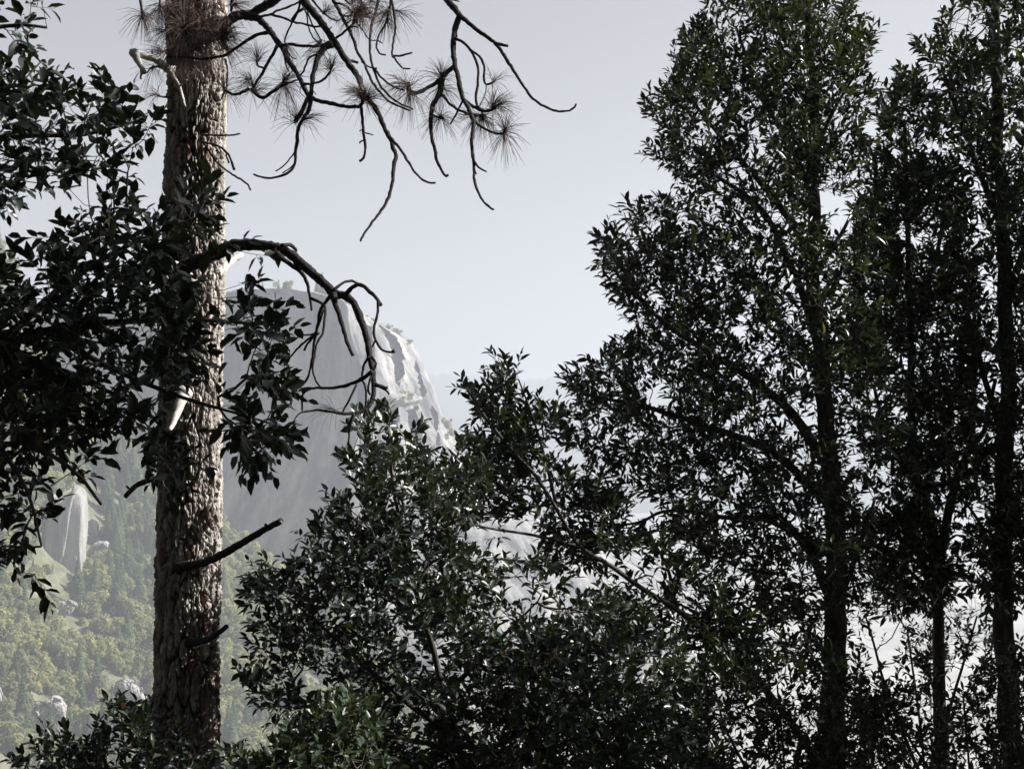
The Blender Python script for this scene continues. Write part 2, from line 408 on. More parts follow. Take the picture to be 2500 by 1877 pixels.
# ------------------------------------------------------------------ the dying pine
YP = 8.8
MP = mpp(YP)
PINE_AXIS = np.array([(500, -1500, 60), (488, -500, 68), (481, 0, 71), (481, 217, 69.5), (476, 434, 70), (470, 800, 73), (463, 1200, 76), (452, 1877, 79), (440, 2500, 88), (432, 3000, 105)], float)
def pine_centre(py):
    return np.stack([np.interp(py, PINE_AXIS[:, 1], PINE_AXIS[:, 0]), np.asarray(py, float)], -1)
pine = empty('pine_tree', at(432, 3000, YP)); tag(pine, 'tall dying pine with furrowed grey bark, bare hooked branches and clumps of dead needles', 'tree')
def build_pine_trunk():
    py = np.concatenate([np.linspace(-1500, -60, 60), np.linspace(-55, 1940, 860), np.linspace(1950, 3000, 50)])
    ns = 300
    c = at(np.interp(py, PINE_AXIS[:, 1], PINE_AXIS[:, 0]), py, YP); rad = np.interp(py, PINE_AXIS[:, 1], PINE_AXIS[:, 2]) * MP
    # more columns on the half one can see
    a = np.linspace(0, 2 * pi, ns + 1)[:-1]; a = a + .45 * np.sin(a)         # denser around a = pi
    ang = a - pi / 2 - pi                                                     # a = pi faces the camera (-Y)
    ang = -(a - pi) - pi / 2
    d = np.stack([np.cos(ang), np.sin(ang), 0 * ang], -1)
    P = c[:, None] + d[None] * rad[:, None, None]
    L = c[0:1, None] * 0 + P - np.array([c[0, 0], YP, 0]) * np.array([0, 1, 0]) - np.array([1, 0, 0]) * c[:, None, 0:1]
    L = np.stack([d[None, :, 0] * .2 + 0 * P[..., 0], d[None, :, 1] * .2 + 0 * P[..., 0], P[..., 2]], -1)
    wob = np.stack([fbm(L * np.array([9, 9, 6]), 3, 51), fbm(L * np.array([9, 9, 6]), 3, 61), fbm(L * np.array([9, 9, 6]), 3, 71)], -1) - .5
    q = (L + wob * np.array([.10, .10, .2])) * np.array([1 / .036, 1 / .036, 1 / .27])
    f1, f2, cid = worley(q, 3)
    g1, g2, _ = worley((L + wob * .03) * np.array([1 / .022, 1 / .022, 1 / .06]), 9)
    groove = sstep(.0, .17, f2 - f1)
    h = -.028 * (1 - groove) + (cid - .5) * .018 * groove + .009 * sstep(0, .2, g2 - g1) + (fbm(L * np.array([85, 85, 45]), 3, 81) - .5) * .026
    h = h + (fbm(L * np.array([3, 3, 1.4]), 3, 91) - .5) * .03
    P = P + d[None] * h[..., None]
    m = MB(); P2 = np.concatenate([P, P[:, :1]], 1)
    m.grid(P2, var=np.concatenate([cid, cid[:, :1]], 1))
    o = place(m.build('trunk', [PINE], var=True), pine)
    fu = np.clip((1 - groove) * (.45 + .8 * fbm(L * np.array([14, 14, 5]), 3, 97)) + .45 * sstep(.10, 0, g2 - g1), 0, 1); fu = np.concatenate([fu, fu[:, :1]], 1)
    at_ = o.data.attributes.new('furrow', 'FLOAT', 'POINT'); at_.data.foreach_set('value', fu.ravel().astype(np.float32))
build_pine_trunk()

ZA = lambda p: [(540 + x / 4.424, y / 4.424) for x, y in p]
ZB = lambda p: [(600 + x / 2.4578, y / 2.4578) for x, y in p]
ZC = lambda p: [(300 + x / 5.53, y / 5.53) for x, y in p]
ZD = lambda p: [(300 + x / 2.3733, 500 + y / 2.3733) for x, y in p]
ZE = lambda p: [(x / 2.1375, 1100 + y / 2.1375) for x, y in p]
Z1 = lambda p: [(x / 2.765, y / 2.765) for x, y in p]

def stick3d(mb, pix, r0, r1, d0, d1=None, sides=7, rough=.16, mi=0, wig=.004):
    """a limb drawn through photo pixels, running from depth d0 to d1 (metres from the pine's own depth)"""
    d1 = d0 if d1 is None else d1
    pix = np.array(pix, float); L = np.concatenate([[0], np.cumsum(np.linalg.norm(np.diff(pix, axis=0), axis=1))]); t = L / max(L[-1], 1e-6)
    Y = YP + d0 + (d1 - d0) * t
    p = at(pix[:, 0], pix[:, 1], Y)
    r = (r0 + (r1 - r0) * t) * MP
    step = .022
    q, e = smooth_path(p, step, r)
    e = e * (1 + (.55 if r0 > 5 else .2) * np.exp(-np.arange(len(q)) * step / .06))[:, None]
    q = q + (RNG.random(q.shape) - .5) * wig * np.minimum(1, np.arange(len(q)) / 3)[:, None]
    mb.tube(q, e[:, 0] * (1 + .10 * (RNG.random(len(q)) - .5)), sides, mi, True, rough)
    return q

def needle_tuft(mb, c, axis, n, length, spread=1.0):
    n = int(n * .85); length = length * .84
    axis = np.asarray(axis, float); axis = axis / np.linalg.norm(axis)
    dirs = unit(RNG.normal(size=(n, 3)) * .62 * spread + axis * .75)
    base = c + axis * (RNG.random((n, 1)) - .6) * .035
    Ln = length * (.55 + .55 * RNG.random((n, 1)))
    droop = np.array([0, 0, -1.0]) * (.10 + .22 * RNG.random((n, 1)))
    p1 = base + dirs * Ln * .5; p2 = base + dirs * Ln * .95 + droop * Ln
    v = RNG.random(n)
    mb.sticks(base, p1, np.full(n, .0012), np.full(n, .0011), 3, 0, np.repeat(v, 6))
    mb.sticks(p1, p2, np.full(n, .0011), np.full(n, .0006), 3, 0, np.repeat(v, 6))

def px2(p, dy): return at(p[0], p[1], YP + dy)
def pine_branch(segs, tufts=(), name='branch', label=None):
    """segs: (pixels, r0, r1, d0, d1); tufts: (pixel, depth, axis, count, length)"""
    m = MB()
    for s in segs: stick3d(m, *s)
    o = place(m.build(name, [DEAD]), pine)
    if label: o['label'] = label
    if tufts:
        k = MB()
        for (p, dy, ax, n, L) in tufts: needle_tuft(k, px2(p, dy), ax, n, L)
        c = k.build('needles', [NEED_M], var=True); c.parent = o
    return o
UP, DN, RT, LF, TW = (0, 0, 1), (0, 0, -1), (1, 0, .1), (-1, 0, .1), (.1, -1, .2)
t_ = lambda z, x, y, dy, ax, n=46, L=.2: (z([(x, y)])[0], dy, ax, n, L)
# the limb that leaves the trunk near the top of the picture
pine_branch([
    (ZA([(-60, 290), (60, 230), (180, 172), (300, 158), (400, 108), (480, 60), (560, 18), (650, -40), (780, -130)]), 13, 8, -.15, -.7),
    (ZA([(260, 165), (390, 200), (470, 270), (540, 350), (590, 430), (640, 490), (690, 560), (730, 660), (790, 750), (840, 830), (890, 930), (950, 1040), (1050, 1090), (1200, 1120), (1350, 1150), (1500, 1150), (1530, 1090)]), 8.2, 3.6, -.45, -1.1),
    (ZA([(640, 495), (740, 482), (850, 495), (1000, 505), (1100, 485), (1200, 440), (1300, 370), (1370, 310), (1430, 260), (1460, 190), (1455, 120)]), 3.4, 2.6, -.7, -.9),
    (ZC([(1970, 442), (1800, 480), (1600, 600), (1400, 740), (1250, 775), (1080, 800), (800, 770), (600, 770)]), 4.2, 2.6, -.55, -.42),
    (ZA([(605, 490), (560, 590), (500, 690), (440, 800), (380, 890), (340, 960)]), 3.6, 3.0, -.65, -.6),
    (ZA([(470, 745), (430, 725), (392, 705), (388, 640)]), 2, 2.6, -.62, -.6),
    (ZA([(400, 185), (530, 160), (600, 120), (720, 80), (850, 20), (900, -30)]), 2.8, 2.2, -.5, -.9),
    (ZA([(540, 160), (650, 190), (780, 240), (900, 265), (1000, 290), (1095, 292)]), 2.8, 2.2, -.55, -.8),
    (ZA([(330, 960), (380, 1020), (450, 1055), (520, 1020), (600, 965), (670, 900), (685, 840)]), 3.8, 3.6, -.6, -.7),
    (ZA([(660, 920), (760, 890), (860, 850)]), 2.4, 1.8, -.7, -.9),
    (ZA([(300, 960), (230, 1000), (130, 1020), (60, 985), (20, 960)]), 3.0, 3.2, -.6, -.5),
    (ZA([(860, 930), (850, 980), (870, 1030), (900, 1045)]), .8, .6, -1.0, -1.0),
    (ZC([(1385, 800), (1412, 950), (1402, 1190)]), 2.4, 2.4, -.3, -.4),
    (ZC([(1390, 1195), (1370, 1260), (1320, 1350), (1270, 1360), (1245, 1310)]), 2.2, 1.8, -.42, -.45),
    (ZA([(700, 490), (720, 560), (760, 620), (810, 640)]), 1.6, 1.2, -.75, -.75),
    (ZA([(680, 600), (700, 700), (735, 780)]), 1.6, 1.4, -.8, -.8),
], [t_(ZA, 390, 650, -.6, UP, 80, .2), t_(ZA, 340, 930, -.6, (-.5, -.3, .5), 70, .2), t_(ZA, 300, 850, -.62, LF, 40, .16), t_(ZA, 690, 860, -.7, (.5, -.2, .1), 90, .2), t_(ZA, 680, 900, -.7, (.1, -.2, -1), 90, .24),
    t_(ZA, 30, 960, -.5, UP, 60, .2), t_(ZA, 60, 990, -.5, DN, 30, .2), t_(ZA, 350, 990, -.6, RT, 50, .22), t_(ZA, 1535, 1080, -1.1, (-.1, -.2, 1), 150, .21), t_(ZA, 1560, 1075, -1.1, (.8, -.2, .4), 70, .18),
    t_(ZA, 1520, 1040, -1.1, (-.8, -.3, .5), 50, .18), t_(ZA, 1450, 150, -.9, (.5, 0, .8), 90, .2), t_(ZA, 1455, 120, -.9, DN, 50, .18), t_(ZA, 30, 430, -.5, RT, 90, .22), t_(ZA, 40, 520, -.5, (.8, 0, -.5), 70, .2)],
    label='dead limb forking low over the sky')
# two long limbs that hang in from above the frame
pine_branch([
    (ZA([(780, -130), (870, -20), (940, 70), (1030, 180), (1110, 280), (1180, 390), (1260, 510), (1340, 640), (1430, 760), (1500, 880), (1530, 970), (1570, 1050), (1625, 1115), (1680, 1200), (1740, 1320), (1790, 1440), (1830, 1510), (1860, 1600), (1890, 1680)])
     + ZB([(886, 1000), (880, 1100), (850, 1200), (800, 1280), (740, 1360), (700, 1420), (688, 1445)]), 9, 2.2, -.7, -1.5),
    (ZB([(870, 830), (930, 900), (980, 980), (1030, 1050), (1080, 1090), (1135, 1098)]), 3.2, 2, -1.3, -1.5),
    (ZA([(1200, 480), (1130, 510), (1060, 600), (1020, 700), (990, 820), (980, 930), (970, 1040), (950, 1180), (880, 1290), (830, 1400), (820, 1520), (800, 1640)])
     + ZB([(300, 950), (280, 1010), (230, 1050), (130, 1070), (45, 1045)]), 6.4, 2, -.9, -1.2),
    (ZB([(312, 860), (290, 920), (250, 970), (215, 1005), (180, 1030)]), 1.7, 1.4, -1.1, -1.1),
    (ZB([(290, 985), (260, 1015), (220, 1040)]), 1.4, 1.2, -1.15, -1.1),
    (ZA([(945, 1040), (910, 1120), (870, 1210), (800, 1310)]), 4.2, 5, -1.0, -1.05),
    (ZA([(1045, 585), (960, 620), (920, 690), (890, 770), (850, 820)]), 2.4, 2, -.95, -.9),
    (ZA([(890, 912), (1000, 905), (1090, 870), (1150, 820), (1180, 770)]), 2.6, 2.6, -.95, -.9),
    (ZA([(1365, 665), (1420, 660), (1478, 682)]), 3.6, 2.6, -.95, -.9),
    (ZA([(1510, 1140), (1525, 1280), (1530, 1380), (1545, 1480), (1555, 1600)]) + ZB([(717, 840), (718, 900), (705, 950), (680, 970)]), 3.2, 2.6, -1.1, -1.1),
    (ZB([(708, 795), (740, 805), (765, 812)]), 1.6, 1.2, -1.1, -1.05), (ZB([(714, 840), (690, 850), (684, 862)]), 1.8, 1.5, -1.1, -1.05), (ZB([(706, 780), (690, 782), (680, 790)]), 1.3, 1, -1.1, -1.1),
    (ZA([(860, 10), (820, 150), (770, 240), (720, 340), (690, 420), (682, 460)]), 2.6, 1.8, -.75, -.8),
    (ZA([(900, 90), (820, 140), (760, 220)]), 3, 2.4, -.8, -.8),
    (ZA([(870, 40), (920, 150), (940, 280), (970, 370), (1020, 440), (1070, 478)]), 1.9, 1.6, -.7, -.8), (ZA([(930, 130), (980, 260), (1050, 390), (1075, 430)]), 1.9, 1.6, -.72, -.8),
    (ZA([(950, -40), (1030, 60), (1090, 130), (1180, 200), (1250, 230)]), 2.6, 2, -.6, -.6),
    (ZA([(940, 1010), (990, 980), (1020, 1025)]), 1.2, 1, -1.0, -1.0), (ZA([(1150, 330), (1195, 295)]), 1.5, 1.2, -.85, -.8),
], [t_(ZA, 1185, 755, -.9, (.2, -.2, 1), 80, .18), t_(ZA, 800, 1300, -1.05, (.1, 0, 1), 70, .2), t_(ZA, 900, 1290, -1.05, (.9, 0, .3), 60, .18), t_(ZA, 1075, 450, -.8, (-.3, -.2, -.6), 46, .18), t_(ZA, 1100, 560, -.85, (-.8, 0, -.2), 30, .2),
    t_(ZA, 1120, 130, -.6, (.4, 0, .3), 60, .14), t_(ZA, 1240, 225, -.6, (.6, 0, -.2), 24, .06), t_(ZA, 700, 480, -.75, (.3, 0, -.6), 40, .2)],
    label='dead limb hanging lowest against the sky')
pine_branch([
    (ZA([(1130, -150), (1190, -30), (1260, 90), (1330, 230), (1380, 320), (1430, 440), (1480, 580), (1540, 680), (1590, 800), (1640, 900), (1720, 1000), (1800, 1090), (1900, 1140), (2035, 1190)]), 4.6, 2, -.6, -1.2),
    (ZA([(1520, 670), (1580, 715), (1640, 738), (1685, 740)]), 1.9, 1.5, -.9, -.95),
    (ZA([(1730, -150), (1700, -30), (1670, 120), (1630, 250), (1610, 400), (1605, 560), (1625, 680), (1660, 780), (1700, 890), (1760, 980), (1840, 1060), (1950, 1130), (2072, 1180)]), 3.8, 2, -.5, -1.0),
    (ZA([(1655, 740), (1720, 830), (1800, 900), (1900, 955), (1980, 975)]), 2.4, 2, -.8, -.9),
    (ZA([(1860, -150), (1840, -30), (1870, 150), (1880, 300), (1860, 450), (1845, 600), (1870, 630), (1920, 700), (1970, 740), (2042, 746)]), 3.4, 2, -.4, -.6),
    (ZA([(1850, 610), (1960, 600), (2065, 570)]), 2.5, 2, -.5, -.5),
    (ZA([(1850, -80), (1830, 20), (1800, 180), (1760, 290), (1700, 380), (1685, 450), (1680, 520), (1710, 580), (1775, 597)]), 3, 2, -.35, -.5),
    (ZA([(1455, 240), (1530, 330), (1580, 410), (1640, 440), (1690, 435), (1735, 470)]), 1.7, 1.4, -.9, -.6), (ZA([(1230, 35), (1290, 45), (1350, 70), (1440, 150)]), 2, 2.4, -.7, -.8),
    (ZA([(1310, 170), (1380, 180), (1450, 160)]), 1.8, 1.6, -.75, -.8), (ZA([(1470, 150), (1560, 180), (1640, 190), (1740, 140), (1825, 108)]), 2.2, 2.4, -.85, -.4), (ZA([(1370, 300), (1430, 290), (1485, 300)]), 1.9, 1.5, -.8, -.8),
    (ZA([(1300, -40), (1380, 40), (1450, 110), (1540, 220)]), 2.6, 2, -.7, -.85), (ZA([(1560, 160), (1600, 150), (1632, 130)]), 1.6, 1.3, -.8, -.8), (ZA([(1340, 265), (1400, 225), (1440, 225)]), 2, 1.5, -.8, -.85),
    (ZA([(1500, -60), (1530, 60), (1570, 150)]), 2, 2, -.75, -.8), (ZA([(1690, 480), (1676, 485)]), 1.5, 1.2, -.45, -.45),
], [t_(ZA, 1450, 130, -.85, (.3, -.3, -.6), 110, .2), t_(ZA, 1420, 30, -.8, (.2, 0, .3), 80, .22), t_(ZA, 1810, 100, -.38, (-.2, 0, -1), 100, .2), t_(ZA, 1790, 200, -.4, (0, 0, -1), 60, .18), t_(ZA, 1900, 120, -.4, (.9, 0, -.3), 30, .22), t_(ZA, 1500, 40, -.75, (.1, 0, -1), 70, .2), t_(ZA, 1600, 0, -.7, (.6, 0, -.3), 46, .2)],
    label='thin dead sprays hanging straight down from the frame edge')
pine_branch([
    (ZB([(1120, -110), (1190, -20), (1240, 40), (1280, 95), (1262, 150), (1250, 230), (1245, 310), (1255, 390), (1275, 470), (1300, 580), (1340, 660), (1365, 740), (1358, 820), (1358, 900), (1368, 980), (1370, 1060), (1385, 1130), (1420, 1200), (1455, 1238), (1485, 1257)]), 8, 2.2, -.5, -1.5),
    (ZB([(1280, 90), (1350, 150), (1430, 210), (1500, 265), (1560, 350), (1610, 430), (1660, 510), (1720, 590), (1790, 640), (1860, 665), (1920, 668), (1960, 655), (1985, 625)]), 5, 2, -.7, -1.2),
    (ZB([(1490, 258), (1530, 268), (1575, 278)]), 3.6, 3.2, -.85, -.85), (ZB([(1200, -10), (1240, 0), (1280, 12)]), 2, 1.6, -.5, -.5),
    (ZB([(1250, 230), (1310, 260), (1360, 320), (1390, 390), (1395, 470), (1385, 560), (1383, 620), (1400, 650), (1450, 668), (1495, 650)]), 3.2, 3, -.8, -.9),
    (ZB([(1340, 297), (1400, 340), (1430, 400), (1430, 470), (1440, 507), (1495, 490)]), 2.7, 2.6, -.8, -.75), (ZB([(1443, 505), (1440, 560), (1415, 610), (1400, 645)]), 1.1, 1, -.8, -.85),
    (ZB([(1255, 395), (1200, 440), (1150, 490), (1080, 535), (1020, 560), (972, 548), (978, 495)]), 5, 4, -.85, -1.0),
    (ZB([(1170, 480), (1165, 560), (1120, 640), (1110, 740), (1115, 820), (1135, 900), (1150, 970), (1185, 1040), (1205, 1058), (1213, 1045)]), 6, 2.6, -.9, -1.2),
    (ZB([(1180, 570), (1230, 630), (1300, 670), (1370, 692), (1440, 695)]), 3, 3, -.9, -1.0), (ZB([(1310, 600), (1380, 650), (1440, 668), (1505, 645)]), 3.4, 3, -1.0, -1.0),
    (ZB([(1302, 605), (1265, 680), (1228, 745)]), 2.3, 2, -1.0, -.9), (ZB([(1370, 730), (1430, 770), (1500, 800), (1562, 795)]), 2.8, 2.6, -1.1, -1.2),
    (ZB([(1363, 950), (1385, 990), (1410, 1015), (1447, 1030)]), 2.2, 1.8, -1.3, -1.3), (ZB([(1125, 690), (1160, 710), (1190, 705)]), 2.2, 2, -1.0, -1.0), (ZB([(1370, 1010), (1384, 1045)]), 1.6, 1.2, -1.35, -1.35),
], [t_(ZB, 1175, 465, -.9, (-.2, -.2, 1), 90, .2), t_(ZB, 1170, 520, -.9, DN, 100, .2), t_(ZB, 975, 510, -1.0, (-.8, -.1, .3), 70, .2), t_(ZB, 985, 545, -1.0, (.1, -.2, -1), 90, .24), t_(ZB, 940, 520, -1.0, LF, 40, .16),
    t_(ZB, 1490, 488, -.75, (.6, 0, .7), 40, .18), t_(ZB, 1480, 645, -.95, (.3, -.1, .9), 110, .2), t_(ZB, 1420, 695, -1.0, (.2, -.2, -.8), 120, .2), t_(ZB, 1500, 640, -1.0, RT, 60, .18), t_(ZB, 1555, 790, -1.2, (.3, -.2, .9), 70, .18), t_(ZB, 1550, 800, -1.2, (0, -.1, -1), 60, .2), t_(ZB, 1380, 700, -1.0, (-.8, -.2, -.2), 50, .2), t_(ZB, 1170, 700, -1.0, (.1, -.3, -.5), 80, .18), t_(ZB, 1160, 700, -1.0, LF, 30, .16)],
    label='dead limb with needle clumps at its tips, farthest from the trunk')
# the thick bent limb in front of the cliff
pine_branch([
    (ZD([(330, 380), (400, 340), (480, 308), (560, 275), (640, 240), (740, 230), (860, 245), (930, 262), (1000, 310), (1080, 380), (1150, 440), (1220, 508), (1290, 530), (1340, 570), (1380, 670), (1410, 770), (1430, 880), (1450, 980), (1455, 1060), (1440, 1140), (1400, 1190), (1290, 1210), (1150, 1190), (1080, 1195), (1020, 1212), (985, 1260)]), 17, 1.4, -.25, -1.2),
    (ZD([(920, 236), (970, 232), (995, 250), (1003, 268)]), 5, 3.5, -.6, -.5),
    (ZD([(870, 265), (950, 330), (1040, 400), (1062, 440), (1085, 540), (1095, 615)]), 6, 2.6, -.6, -.5), (ZD([(1085, 540), (1130, 560), (1172, 592), (1165, 680), (1160, 740), (1125, 800), (1110, 880), (1100, 960), (1120, 1020), (1145, 1055)]), 3.4, 2, -.55, -.7),
    (ZD([(1218, 500), (1270, 455), (1330, 440), (1368, 462)]), 3.2, 3, -.8, -.7), (ZD([(1285, 525), (1330, 480), (1380, 465), (1430, 505), (1470, 540), (1497, 582)]), 5, 4, -.8, -.9), (ZD([(1480, 550), (1475, 640), (1455, 720), (1465, 790), (1500, 840), (1540, 853), (1577, 850)]), 3.2, 2.4, -.9, -1.0), (ZD([(1465, 780), (1445, 825)]), 1.8, 1.6, -.95, -.95),
    (ZD([(1560, 850), (1572, 836)]), 2, 1.6, -1, -1),
    (ZD([(1215, 515), (1240, 600), (1270, 690), (1300, 800), (1332, 872)]), 6, 3.6, -.8, -.9), (ZD([(1205, 525), (1150, 600), (1130, 690), (1110, 790), (1095, 900), (1070, 1000), (1020, 1060), (975, 1075)]), 4.2, 2.2, -.8, -.6),
    (ZD([(1160, 600), (1140, 680), (1110, 745), (1030, 758)]), 2.6, 1.8, -.75, -.7), (ZD([(1135, 740), (1080, 790), (1050, 845)]), 3, 2.4, -.72, -.7), (ZD([(1110, 750), (1020, 825), (933, 927)]), 2.8, 2, -.7, -.6),
    (ZD([(1445, 965), (1380, 1010), (1300, 1045), (1220, 1060), (1130, 1060), (1070, 1070), (1038, 1105), (1040, 1195)]), 4.6, 2, -1.1, -.9), (ZD([(1072, 1068), (1050, 1070), (1038, 1090)]), 2.4, 2, -.9, -.9),
    (ZD([(1430, 880), (1400, 920), (1385, 1000), (1410, 1080), (1405, 1180), (1400, 1240)]), 2.8, 2, -1.05, -1.0), (ZD([(1440, 880), (1467, 920), (1450, 970), (1420, 1050), (1430, 1100)]), 2.8, 2.2, -1.05, -1.1),
    (ZD([(1458, 1040), (1500, 1055), (1537, 1060)]), 4.2, 3.4, -1.1, -1.1), (ZD([(1500, 1060), (1530, 1078), (1543, 1102)]), 2.2, 1.8, -1.1, -1.1), (ZD([(1355, 1040), (1310, 1130), (1275, 1197)]), 2.4, 2, -1.0, -1.05), (ZD([(1450, 1125), (1475, 1138), (1502, 1140)]), 2, 1.6, -1.15, -1.15),
    (ZD([(1405, 1185), (1430, 1240)]), 2, 1.6, -1.1, -1.1), (ZD([(1335, 1205), (1312, 1300), (1308, 1382)]), 3, 1.8, -1.15, -1.1),
], [t_(ZD, 1220, 1185, -1.1, (-.9, 0, .2), 26, .16)], label='thick limb bent down in front of the cliff')
def pine_twigs(segs, tufts, label):
    """the same, each stem a branch of its own that carries the clumps nearest to it"""
    near = [min(range(len(segs)), key=lambda i: min(math.hypot(q[0] - t[0][0], q[1] - t[0][1]) for q in segs[i][0])) for t in tufts]
    for i, sg in enumerate(segs): pine_branch([sg], [t for t, k in zip(tufts, near) if k == i], 'branch', label if i == 0 else None)
def stub(pix, r0, r1, d0, d1, material, label, extra=()):
    m = MB(); stick3d(m, pix, r0, r1, d0, d1, 12, .05)
    for e in extra: stick3d(m, *e)
    o = place(m.build('broken_branch', [material]), pine); o['label'] = label
stub(ZE([(930, 612), (970, 602), (1060, 585), (1150, 545), (1250, 490), (1350, 430), (1468, 364)]), 10.5, 6.6, -.2, -.75, DEAD, 'long sawn stub pointing up to the right', [(ZE([(1388, 408), (1386, 384)]), 3.6, 3.4, -.68, -.7)])
m_ = MB(); p_ = [px2(q, d) for q, d in zip(ZE([(1462, 367), (1470, 362.5)]), (-.75, -.755))]; m_.tube(p_, [6.1 * MP, 6.0 * MP], 12); place(m_.build('cut_end', [PALE]), pine)
stub(ZE([(960, 1005), (1010, 1000), (1080, 985), (1140, 950), (1184, 916)]), 9, 5.4, -.15, -.5, DEAD, 'short broken stub low on the trunk')
stub(ZE([(880, 140), (840, 143), (760, 160), (700, 190), (655, 238)]), 8, 5.6, .1, -.25, DEAD, 'curved stub on the shaded side of the trunk', [(ZE([(672, 200), (660, 182)]), 2.4, 2.2, -.2, -.2)])
stub(ZD([(352, 1085), (335, 1140), (305, 1230), (270, 1312)]), 13.5, 4.5, -.38, -.62, PALE, 'peeled white stub hanging down the trunk')
stub(ZD([(430, 470), (395, 440), (375, 395), (340, 360), (270, 335), (180, 330), (90, 345)]), 9, 6, -.2, -.4, PALE, 'bare pale limb among the leaves left of the trunk')
stub(ZD([(560, 390), (600, 350), (640, 318), (690, 290)]), 10, 7, .05, .25, PALE, 'pale limb behind the trunk')
stub(ZC([(700, 960), (600, 930), (520, 860), (430, 800), (300, 758), (150, 706)]), 8, 8.5, -.2, -.3, PALE, 'bleached crooked snag high on the left side', [(ZC([(150, 706), (205, 830), (240, 890), (290, 985)]), 8, 5.5, -.3, -.4), (ZC([(410, 780), (412, 730), (390, 686)]), 3.2, 2.6, -.26, -.26), (ZC([(250, 950), (245, 1020), (243, 1075)]), 3, 1.8, -.38, -.38)])
stub(ZC([(640, 960), (680, 1040), (760, 1170), (800, 1300), (832, 1440)]), 4.6, 4, -.28, -.3, PALE, 'pale dead stick lying against the trunk', [(ZC([(760, 1170), (810, 1120), (868, 1085)]), 2.2, 1.8, -.3, -.36)])
pine_twigs([
    (ZC([(660, 930), (570, 925), (500, 905), (390, 905), (330, 985), (260, 1000)]), 4, 1.2, -.2, -.3), (ZC([(660, 660), (620, 520), (585, 380), (590, 270), (560, 210)]), 3.6, 3, -.2, -.3), (ZC([(600, 280), (680, 305), (740, 300)]), 2.4, 2, -.3, -.3), (ZC([(590, 400), (555, 420)]), 3, 3, -.3, -.3),
    (ZC([(640, 1310), (560, 1310), (500, 1305), (460, 1280)]), 2.4, 2.2, -.15, -.25), (ZC([(225, -60), (240, 60), (265, 190)]), 3, 3, -.5, -.5), (ZC([(500, -60), (500, 100)]), 2.4, 2.4, -.4, -.4), (ZC([(820, -60), (815, 150), (830, 410)]), 3, 3, -.45, -.5),
    (ZC([(860, 560), (840, 480), (830, 410)]), 4, 3, -.4, -.5), (ZC([(1400, 640), (1350, 560), (1330, 510)]), 4, 4, -.4, -.5), (ZC([(600, 1400), (520, 1530), (430, 1660)]), 1.6, 1.2, -.2, -.3), (ZC([(1120, -60), (1110, 120), (1090, 300)]), 3, 3, -.4, -.5), (ZC([(1460, 160), (1470, 80), (1480, -40)]), 3, 3, -.4, -.4),
], [t_(ZC, 265, 195, -.5, (.05, -.2, -.35), 120, .22), t_(ZC, 555, 420, -.3, (-.8, 0, -.3), 50, .18), t_(ZC, 540, 700, -.25, (-.9, 0, 0), 70, .17), t_(ZC, 830, 410, -.5, (.3, -.3, .5), 150, .26), t_(ZC, 820, 420, -.5, (0, -.5, -.8), 170, .26), t_(ZC, 410, 900, -.3, DN, 34, .2), t_(ZC, 470, 1280, -.25, (-.3, 0, .1), 40, .16), t_(ZC, 500, 80, -.4, (0, 0, -1), 90, .18),
    t_(ZC, 1330, 520, -.5, (.4, -.5, .3), 150, .24), t_(ZC, 1090, 300, -.5, (.3, -.4, -.4), 140, .24), t_(ZC, 1400, 240, -.5, (0, -.3, -.6), 90, .2), t_(ZC, 1480, 60, -.4, (.5, 0, .1), 100, .2), t_(ZC, 700, 660, -.35, (.3, -.6, -.5), 150, .24), t_(ZC, 950, 560, -.4, (.4, -.5, -.5), 150, .24), t_(ZC, 700, 160, -.35, (0, -.5, -.6), 140, .22), t_(ZC, 880, 80, -.35, (.1, -.5, -.5), 140, .22), t_(ZC, 1100, 720, -.35, (.2, -.6, -.6), 110, .22), t_(ZC, 760, 860, -.3, (.3, -.6, -.5), 70, .2), t_(ZC, 960, 980, -.3, (.3, -.5, -.3), 16, .12), t_(ZC, 650, 60, -.35, (-.4, -.4, -.6), 110, .22), t_(ZC, 1250, 80, -.4, (0, -.5, -.5), 80, .2)],
    'bare hooked twig')
pine_twigs([(Z1([(1370, 912), (1480, 915), (1560, 912), (1620, 905)]), 2.4, 2, -.2, -.4), (Z1([(1375, 960), (1480, 990), (1530, 1030), (1560, 1080), (1580, 1145)]), 2, 3.4, -.2, -.35), (Z1([(1370, 960), (1450, 1080), (1540, 1160), (1640, 1220), (1675, 1250), (1690, 1282)]), 2.4, 2.2, -.2, -.5), (Z1([(1530, 1030), (1528, 1060), (1545, 1100)]), 1.6, 2.5, -.28, -.3)], [], 'bare straight twig beside the lit bark')

